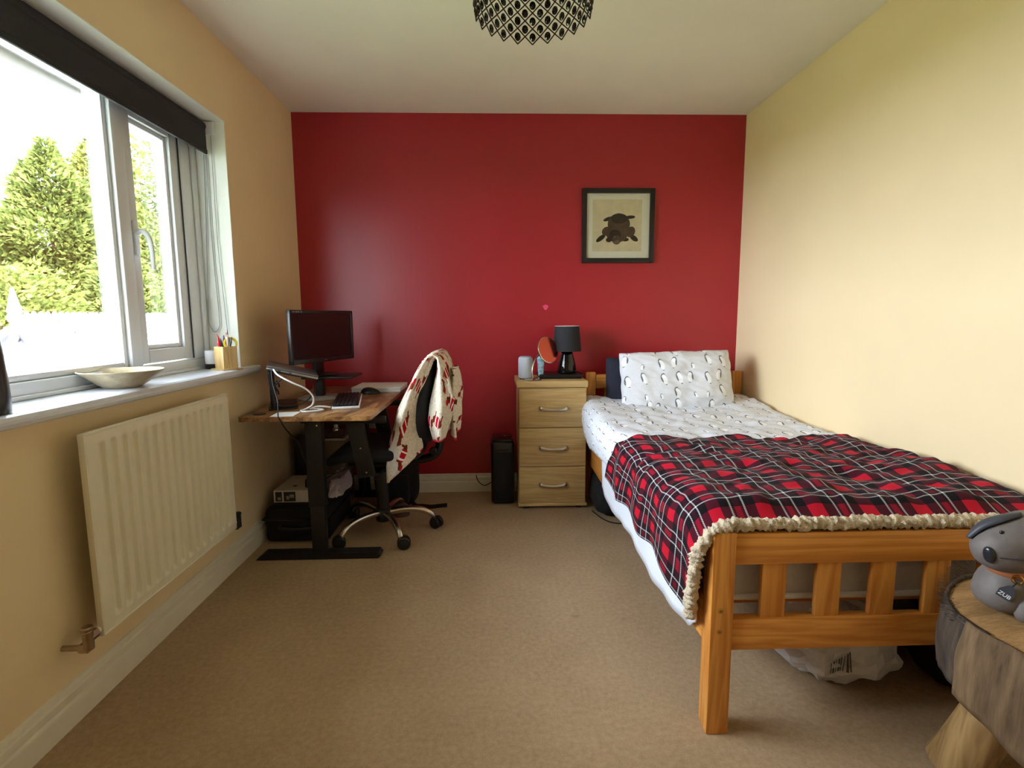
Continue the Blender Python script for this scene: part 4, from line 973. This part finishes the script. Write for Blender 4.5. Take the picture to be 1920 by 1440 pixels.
# ================================================================== SILL THINGS
bo = thing('wooden_bowl', 'shallow turned bowl with pale inside on the window sill', 'bowl', (-.055, -1.60, .921))
lathe('bowl', [(.0, 0), (.05, 0), (.055, .002), (.075, .016), (.103, .040), (.122, .054), (.126, .058), (.124, .060), (.117, .056), (.098, .042), (.070, .019), (.045, .009), (0, .007)], (-.055, -1.60, .9213), plain('turned_wood', (176, 160, 128), .35, var=.25, scale=25), bo, 64)
ph_ = thing('pencil_pot', 'square bamboo pencil pot on a small coaster', 'pot', (-.01, -.97, .921))
cc = Vector((-.012, -.968, 0))
box('coaster', (cc.x-.048, cc.y-.048, .9213), (cc.x+.048, cc.y+.048, .927), M['oakx'], ph_, .002, rot=Matrix.Rotation(R(-30), 3, 'Z'))
bm = bmesh.new(); rz = Matrix.Rotation(R(-32), 3, 'Z')
for lo, hi in (((-.034, -.034, 0), (-.027, .034, .1)), ((.027, -.034, 0), (.034, .034, .1)), ((-.027, -.034, 0), (.027, -.027, .1)), ((-.027, .027, 0), (.027, .034, .1)), ((-.027, -.027, 0), (.027, .027, .006))): add_box(bm, lo, hi, 0)
for v in bm.verts: v.co = rz @ v.co+Vector((cc.x, cc.y, .9272))
bm_obj('pot_body', bm, M['oakz'], ph_)
def pen(name, label, off, top, r, rgb, tip=None):
    a = Vector((cc.x+off[0], cc.y+off[1], .9335)); b = Vector((cc.x+top[0], cc.y+top[1], top[2])); t = thing(name, label, name.split('_')[-1], a, 'pens in the bamboo pot')
    cyl('barrel', a, lerp(a, b, .86), r, plain(name+'_barrel', rgb, .35), t, 10, .0006); cyl('tip', lerp(a, b, .86), b, r*.8, plain(name+'_tip', tip or rgb, .35), t, 10, .0005, r2=r*.3)
pen('red_pen', 'slim red pen leaning towards window in the bamboo pot', (.004, .01), (-.034, .0, 1.085), .0045, (190, 24, 40))
pen('red_marker', 'short fat red marker in the bamboo pot', (-.012, -.008), (-.024, -.012, 1.062), .0075, (200, 30, 50))
pen('purple_pen', 'dark purple pen in the bamboo pot', (-.004, .012), (-.010, .012, 1.078), .006, (70, 44, 84))
pen('navy_pen', 'slim navy pen leaning in the bamboo pot', (.006, -.006), (-.016, -.006, 1.066), .004, (30, 40, 70))
pen('white_brush', 'white paint brush standing tall in bamboo pot', (.008, .006), (.004, .008, 1.092), .0035, (226, 220, 214), (120, 60, 50))
pen('pink_pencil', 'pale pink pencil tallest in the bamboo pot', (.008, .0), (.014, .0, 1.106), .0035, (214, 170, 160), (60, 56, 56))
pen('black_pen', 'black pen leaning away from window in bamboo pot', (.0, -.006), (.030, .004, 1.07), .0045, (24, 24, 26))
pen('green_pencil', 'green pencil in middle of the bamboo pot', (.016, .006), (.018, .004, 1.07), .0035, (60, 110, 70))
yt = lathe('tape_roll', [(.022, -.006), (.03, -.006), (.03, .006), (.022, .006), (.022, -.006)], (cc.x+.018, cc.y+.012, 1.040), plain('yellow_tape', (226, 206, 60), .4), None, 28, axis_mat((.5, -.7, .35)), cap=False)
tag(yt, 'yellow tape ring tucked among the pens', 'tape')
mg = thing('small_jar', 'white jar with black base behind the bamboo pot', 'jar', (-.095, -.93, .921))
lathe('jar_body', [(.032, .024), (.033, .03), (.033, .082), (.031, .086), (.0, .086)], (-.095, -.925, .9213), M['whiteplast'], mg, 32); lathe('jar_base', [(0, 0), (.032, 0), (.033, .003), (.033, .024), (0, .024)], (-.095, -.925, .9213), M['black'], mg, 32)
for k in range(7): box('label_line', (-.0625-.0004*k, -.93, .955+k*.006), (-.0618, -.915, .957+k*.006), lt, mg, 0) if False else None
vs_ = thing('dark_vase', 'tall dark tapering vase standing alone on the window sill', 'vase', (-.03, -2.16, .921))
lathe('vase_body', [(0, 0), (.057, 0), (.060, .006), (.060, .04), (.059, .10), (.057, .15), (.052, .21), (.05, .24), (.046, .24), (.044, .2), (.05, .1), (0, .02)], (-.038, -2.135, .9213), plain('dark_ceramic', (46, 46, 40), .3, var=.3, scale=14), vs_, 40)
# ================================================================== UNDER THE BED
def sack(name, part, c, rx, ry, h, m, t, seed, pw=.7, amp=.05, n=44):
    def f(u, v):
        a = u*2*math.pi; ph = (v-.5)*math.pi; ca, sa = math.cos(a), math.sin(a); r = abs(math.cos(ph))**.5
        X = math.copysign(abs(ca)**pw, ca); Y = math.copysign(abs(sa)**pw, sa); z = math.copysign(abs(math.sin(ph))**.8, math.sin(ph))
        k = 1+amp*2.2*nz(X*2.2+seed, Y*2.2, z*2.2)+amp*nz(X*6+seed, Y*6, z*5)
        return (c[0]+rx*X*r*k, c[1]+ry*Y*r*k, max(.001, c[2]+h/2+h/2*z*k))
    return grid(part, f, n, 26, m, t, closed_u=True, smooth=seed != 1), f
M['poly'] = plain('white_polythene', (206, 204, 208), .3, var=.05, scale=8)
wbag = thing('carrier_bag', 'crumpled white plastic carrier bag under foot of the bed', 'bag', (2.32, -1.86, 0))
bagg, bff = sack('b', 'bag_body', (2.335, -1.85, 0), .17, .155, .24, M['poly'], wbag, 1, .8, .09)
bcd = plain('barcode_ink', (60, 54, 52), .7)
def on_bag(u, v, d=.004):
    p = Vector(bff(u, v)); n = (Vector(bff(u+.01, v))-p).cross(Vector(bff(u, v+.01))-p).normalized(); c = Vector((2.335, -1.85, .12))
    return p+n*d*(1 if n.dot(p-c) > 0 else -1)
for k in range(8):
    u0 = .672+k*.0075; w = (.0026, .004, .002, .0045, .003, .002, .004, .003)[k]
    mk('barcode_bar', [on_bag(u0, .36+k*.008), on_bag(u0+w, .36+k*.008), on_bag(u0+w, .47+k*.008), on_bag(u0, .47+k*.008)], [(0, 1, 2, 3)], bcd, wbag)
kh = thing('holdall_bag', 'khaki canvas holdall pushed under the bed', 'bag', (2.55, -1.7, 0))
sack('k', 'bag_body', (2.585, -1.66, 0), .14, .14, .215, plain('khaki_canvas', (84, 82, 66), .9, var=.12, scale=50), kh, 6, .7, .03)
tube('piping', [(2.47, -1.775, .12), (2.58, -1.808, .115), (2.69, -1.78, .12)], .005, M['blackfab'], kh, 6)
bh = thing('black_holdall', 'black holdall under the bed behind fur covered stool', 'bag', (2.72, -1.9, 0))
sack('k', 'bag_body', (2.668, -1.93, 0), .09, .10, .20, M['blackfab'], bh, 8, .6, .03)
hb = thing('black_rucksack', 'black bag on the floor between chest and bed head', 'bag', (1.86, -.35, 0))
sack('k', 'bag_body', (1.885, -.40, 0), .085, .16, .225, M['blackfab'], hb, 12, .6, .05)
bc3 = tube('black_cable', [(1.80, -.42, .004), (1.83, -.53, .004), (1.87, -.60, .004), (1.93, -.62, .004), (1.99, -.55, .004), (2.05, -.5, .004)], .0035, M['black'], None, 6)
tag(bc3, 'black cable lying on carpet beside the bed head', 'cable')
# ================================================================== STOOL AND DOG
so_ = thing('hide_stool', 'round stool covered in brown hide on thick log legs', 'stool', (2.515, -2.475, 0))
def hide(name, a, b_, sc=(1, 1, 1)):
    b = NB(name); v = b.coord('Object', sc); n = b.noise(v, 60, 3, .6); n1 = b.noise(v, 4, 2); f = b.math('ADD', b.math('MULTIPLY', n, .5), b.math('MULTIPLY', n1, .5))
    col = b.ramp(f, [(.33, lin(a)), (.66, lin(b_))]); b.bump(n, .5, .006); return b.fin(col, .85, 0, .15)
hid1 = hide('tan_hide', (124, 92, 56), (176, 138, 92), (1, 5, 1)); hid2 = hide('brown_hide', (72, 56, 40), (134, 108, 80), (1, 1, .12)); hid3 = hide('dark_hide', (30, 31, 36), (96, 80, 64), (1, 1, .2))
SC = Vector((2.515, -2.47, 0)); SR = .272
def st_r(a): return SR*(1+.03*math.sin(3*a+1)+.02*math.sin(5*a))
def topf(u, v):
    a = u*2*math.pi; r = st_r(a)*v; return (SC.x+r*math.cos(a), SC.y+r*math.sin(a), .500+.006*nz(r*8, a)-.018*v**6)
grid('seat_top', topf, 64, 14, hid1, so_, closed_u=True)
def skf(a0, a1, zlo, out, seed):
    def f(u, v):
        a = lerp(a0, a1, u); r = st_r(a)*(.985+.03*math.sin(v*math.pi))+out*(.4+.6*v)+.006*nz(a*6, v*3, seed)
        return (SC.x+r*math.cos(a), SC.y+r*math.sin(a), lerp(.492, zlo+.03*nz(a*3, seed)+.02*math.sin(a*5), v)+.012*math.sin(min(1, v*4)*math.pi/2)*0)
    return f
for k, (a0, a1, zl, ot, m_, sd_) in enumerate(((R(62), R(128), .37, .004, hid3, 1), (R(124), R(178), .315, .006, hid3, 2), (R(168), R(248), .30, .016, hid2, 3), (R(240), R(325), .31, .008, hid2, 4), (R(318), R(426), .33, .006, hid2, 5))):
    solid(grid('hide_flap', skf(a0, a1, zl, ot, sd_), 30, 12, m_, so_), .008, 1)
# fur along the flap edges
gfur = np.random.default_rng(4); Vf, Ff = [], []
def furrow(a0, a1, z, out, L, n, down):
    for i in range(n):
        a = lerp(a0, a1, gfur.random()); r = st_r(a)+out+.006*gfur.random(); p = Vector((SC.x+r*math.cos(a), SC.y+r*math.sin(a), z+.05*(gfur.random()-.5)))
        d = Vector((math.cos(a)*.35+.3*(gfur.random()-.5), math.sin(a)*.35+.3*(gfur.random()-.5), down)).normalized()*L*(.5+gfur.random()); s = Vector((-math.sin(a), math.cos(a), 0))*.0012
        o = len(Vf); Vf.extend([p-s, p+s, p+d]); Ff.append((o, o+1, o+2))
furrow(R(78), R(165), .497, .0, .012, 420, .05)
fu = mk('fur', Vf, Ff, hid3, so_); fu['kind'] = 'stuff'
boxes('seat_block', [((SC.x-.17, SC.y-.17, .36), (SC.x+.17, SC.y+.17, .482))], hid2, so_)
logm = wood('peeled_log', (176, 142, 92), (132, 98, 58), 'z', rough=.55)
for (fx, fy, tx, ty) in ((2.402, -2.262, 2.475, -2.375), (2.40, -2.72, 2.46, -2.56), (2.73, -2.47, 2.64, -2.47)):
    a = Vector((fx, fy, .0)); b = Vector((tx, ty, .40)); V, F = tube_geo(crom([a, lerp(a, b, .35), lerp(a, b, .7), b], 5), [.062, .058, .056, .055, .052], 20)
    V = [Vector((v.x+.004*nz(v.z*9, v.x*20), v.y+.004*nz(v.z*9, v.y*20, 3), max(0, v.z))) for v in V]
    lg = mk('log_leg', V, F, logm, so_, True); lg.data.set_sharp_from_angle(angle=R(50))
dg = thing('toy_dog', 'grey leatherette toy dog with tan collar sitting on hide stool', 'toy', (2.365, -2.385, .5))
lea = plain('grey_leatherette', (104, 96, 92), .62, var=.12, scale=40, bump=.12); lea2 = plain('dark_leatherette', (60, 62, 70), .5, var=.1); 
D = Vector((2.365, -2.385, .5005))
def blob(name, c, rx, ry, rz, m, p, rot=None, pw=.85, tap=(0, 0), n=28, bend=None):
    Rm = rot or Matrix.Identity(3)
    def f(u, v):
        a = u*2*math.pi; ph = (v-.5)*math.pi; ca, sa = math.cos(a), math.sin(a); r = abs(math.cos(ph))**pw; z = math.copysign(abs(math.sin(ph))**pw, math.sin(ph))
        X = math.copysign(abs(ca)**pw, ca)*r; Y = math.copysign(abs(sa)**pw, sa)*r
        X *= 1+tap[0]*z; Y *= 1+tap[1]*z
        q = Vector((rx*X, ry*Y, rz*z))
        return tuple(Vector(c)+Rm @ q)
    return grid(name, f, n, 16, m, p, closed_u=True)
blob('torso', D+Vector((.0, .0, .056)), .064, .055, .056, lea, dg, tap=(-.22, -.15))
for dx, dy in ((-.012, -.052), (.040, -.060)): blob('front_leg', D+Vector((dx, dy, .028)), .019, .018, .028, lea, dg, tap=(-.12, -.1))
for dx, dy in ((.02, .045), (.06, .02)): blob('hind_leg', D+Vector((dx, dy, .026)), .030, .022, .026, lea, dg)
hax = Vector((-.93, .12, -.32)).normalized(); hr = axis_mat(hax)                       # local z = towards the nose
HD = D+Vector((-.002, -.008, .157))
upl = (hr.inverted() @ Vector((0, 0, 1))); 
blob('head', HD, .060, .060, .088, lea, dg, hr, .85, (-.16, -.16))
def hp(d, k=1.0):          # point on the head surface in world direction d
    q = hr.inverted() @ Vector(d); r = 1/math.sqrt((q.x/.060)**2+(q.y/.060)**2+(q.z/.088)**2); return HD+Vector(d)*r*k
nd = Vector((-.95, -.20, -.22)).normalized()
blob('nose', hp(nd, .96), .012, .019, .008, plain('nose_leather', (34, 38, 44), .25), dg, axis_mat(nd), .9)
blob('eye', hp(Vector((-.80, -.25, .48)).normalized(), 1.0), .004, .004, .004, M['blackgloss'], dg, None, 1)
blob('eye', hp(Vector((-.55, .70, .45)).normalized(), 1.0), .004, .004, .004, M['blackgloss'], dg, None, 1)
for e0 in ((Vector((-.92, .35, .02)), Vector((-.80, .28, .42)), Vector((-.52, .10, .80)), Vector((-.05, -.05, .99))), (Vector((.2, .75, .62)), Vector((.5, .82, .3)), Vector((.6, .8, -.1)), Vector((.6, .75, -.35)))):
    pe = crom([hp(v.normalized(), 1.03) for v in e0], 6)
    V = []; F = []
    for i, p in enumerate(pe):
        t = i/(len(pe)-1); wd = .015*math.sin(math.pi*(.12+.8*t)); n = (p-HD).normalized(); sd = n.cross((pe[min(i+1, len(pe)-1)]-pe[max(i-1, 0)]).normalized())
        for q in (-1, -.4, .4, 1): V.append(p+sd*wd*q+n*(.008*(1-abs(q))+.002))
    for i in range(len(pe)-1):
        for j in range(3): F.append((i*4+j, (i+1)*4+j, (i+1)*4+j+1, i*4+j+1))
    solid(mk('ear', V, F, lea2, dg, True), .004, 0)
tube('seam', [hp(v.normalized(), 1.005) for v in (Vector((-.88, -.42, -.22)), Vector((-.55, -.80, -.2)), Vector((-.15, -.97, -.16)), Vector((.3, -.9, -.1)))], .0012, lea2, dg, 5)
tube('collar', [D+Vector((.046*math.cos(a), .042*math.sin(a)-.004, .098)) for a in np.linspace(0, 2*math.pi, 24, endpoint=False)], .0095, plain('tan_leather', (150, 88, 52), .5), dg, 8, False, True, flat=.45)
tube('buckle_ring', [D+Vector((-.030, -.044, .092))+Vector((.0065*math.cos(a), -.0065*math.cos(a), .009*math.sin(a))) for a in np.linspace(0, 2*math.pi, 16, endpoint=False)], .0018, M['gold'], dg, 6, False, True)
tg = Matrix.Rotation(R(-45), 3, 'Z') @ Matrix.Rotation(R(26), 3, 'Y')
tpts = [tg @ Vector((x, 0, z)) for x, z in ((-.012, 0), (.012, 0), (.014, .016), (.005, .032), (-.005, .032), (-.014, .016))]
tc_ = D+Vector((-.056, -.040, .050)); V = [tc_+p for p in tpts]+[tc_+p+tg @ Vector((0, .002, 0)) for p in tpts]
tgo = mk('tag', V, [tuple(range(6)), tuple(range(6, 12))[::-1]]+[(i, 6+i, 6+(i+1) % 6, (i+1) % 6) for i in range(6)], lea2, dg)
cu = bpy.data.curves.new('tag_text', 'FONT'); cu.body = 'ZUB'; cu.size = .0115; cu.extrude = .0003; cu.align_x = 'CENTER'
tmp = bpy.data.objects.new('tmp', cu); COL.objects.link(tmp); dgx = bpy.context.evaluated_depsgraph_get(); me = bpy.data.meshes.new_from_object(tmp.evaluated_get(dgx)); bpy.data.objects.remove(tmp)
me.materials.clear(); me.materials.append(M['paper'])
to_ = bpy.data.objects.new('tag_lettering', me); COL.objects.link(to_); to_.parent = tgo
to_.matrix_local = Matrix.Translation(tc_+tg @ Vector((0, -.0006, .005))-Vector((2.365, -2.385, .5))) @ (tg @ Matrix.Rotation(R(90), 3, 'X')).to_4x4()
tube('tag_cord', [D+Vector((-.032, -.046, .086)), tc_+tg @ Vector((0, 0, .034))], .0015, M['black'], dg, 5, False)
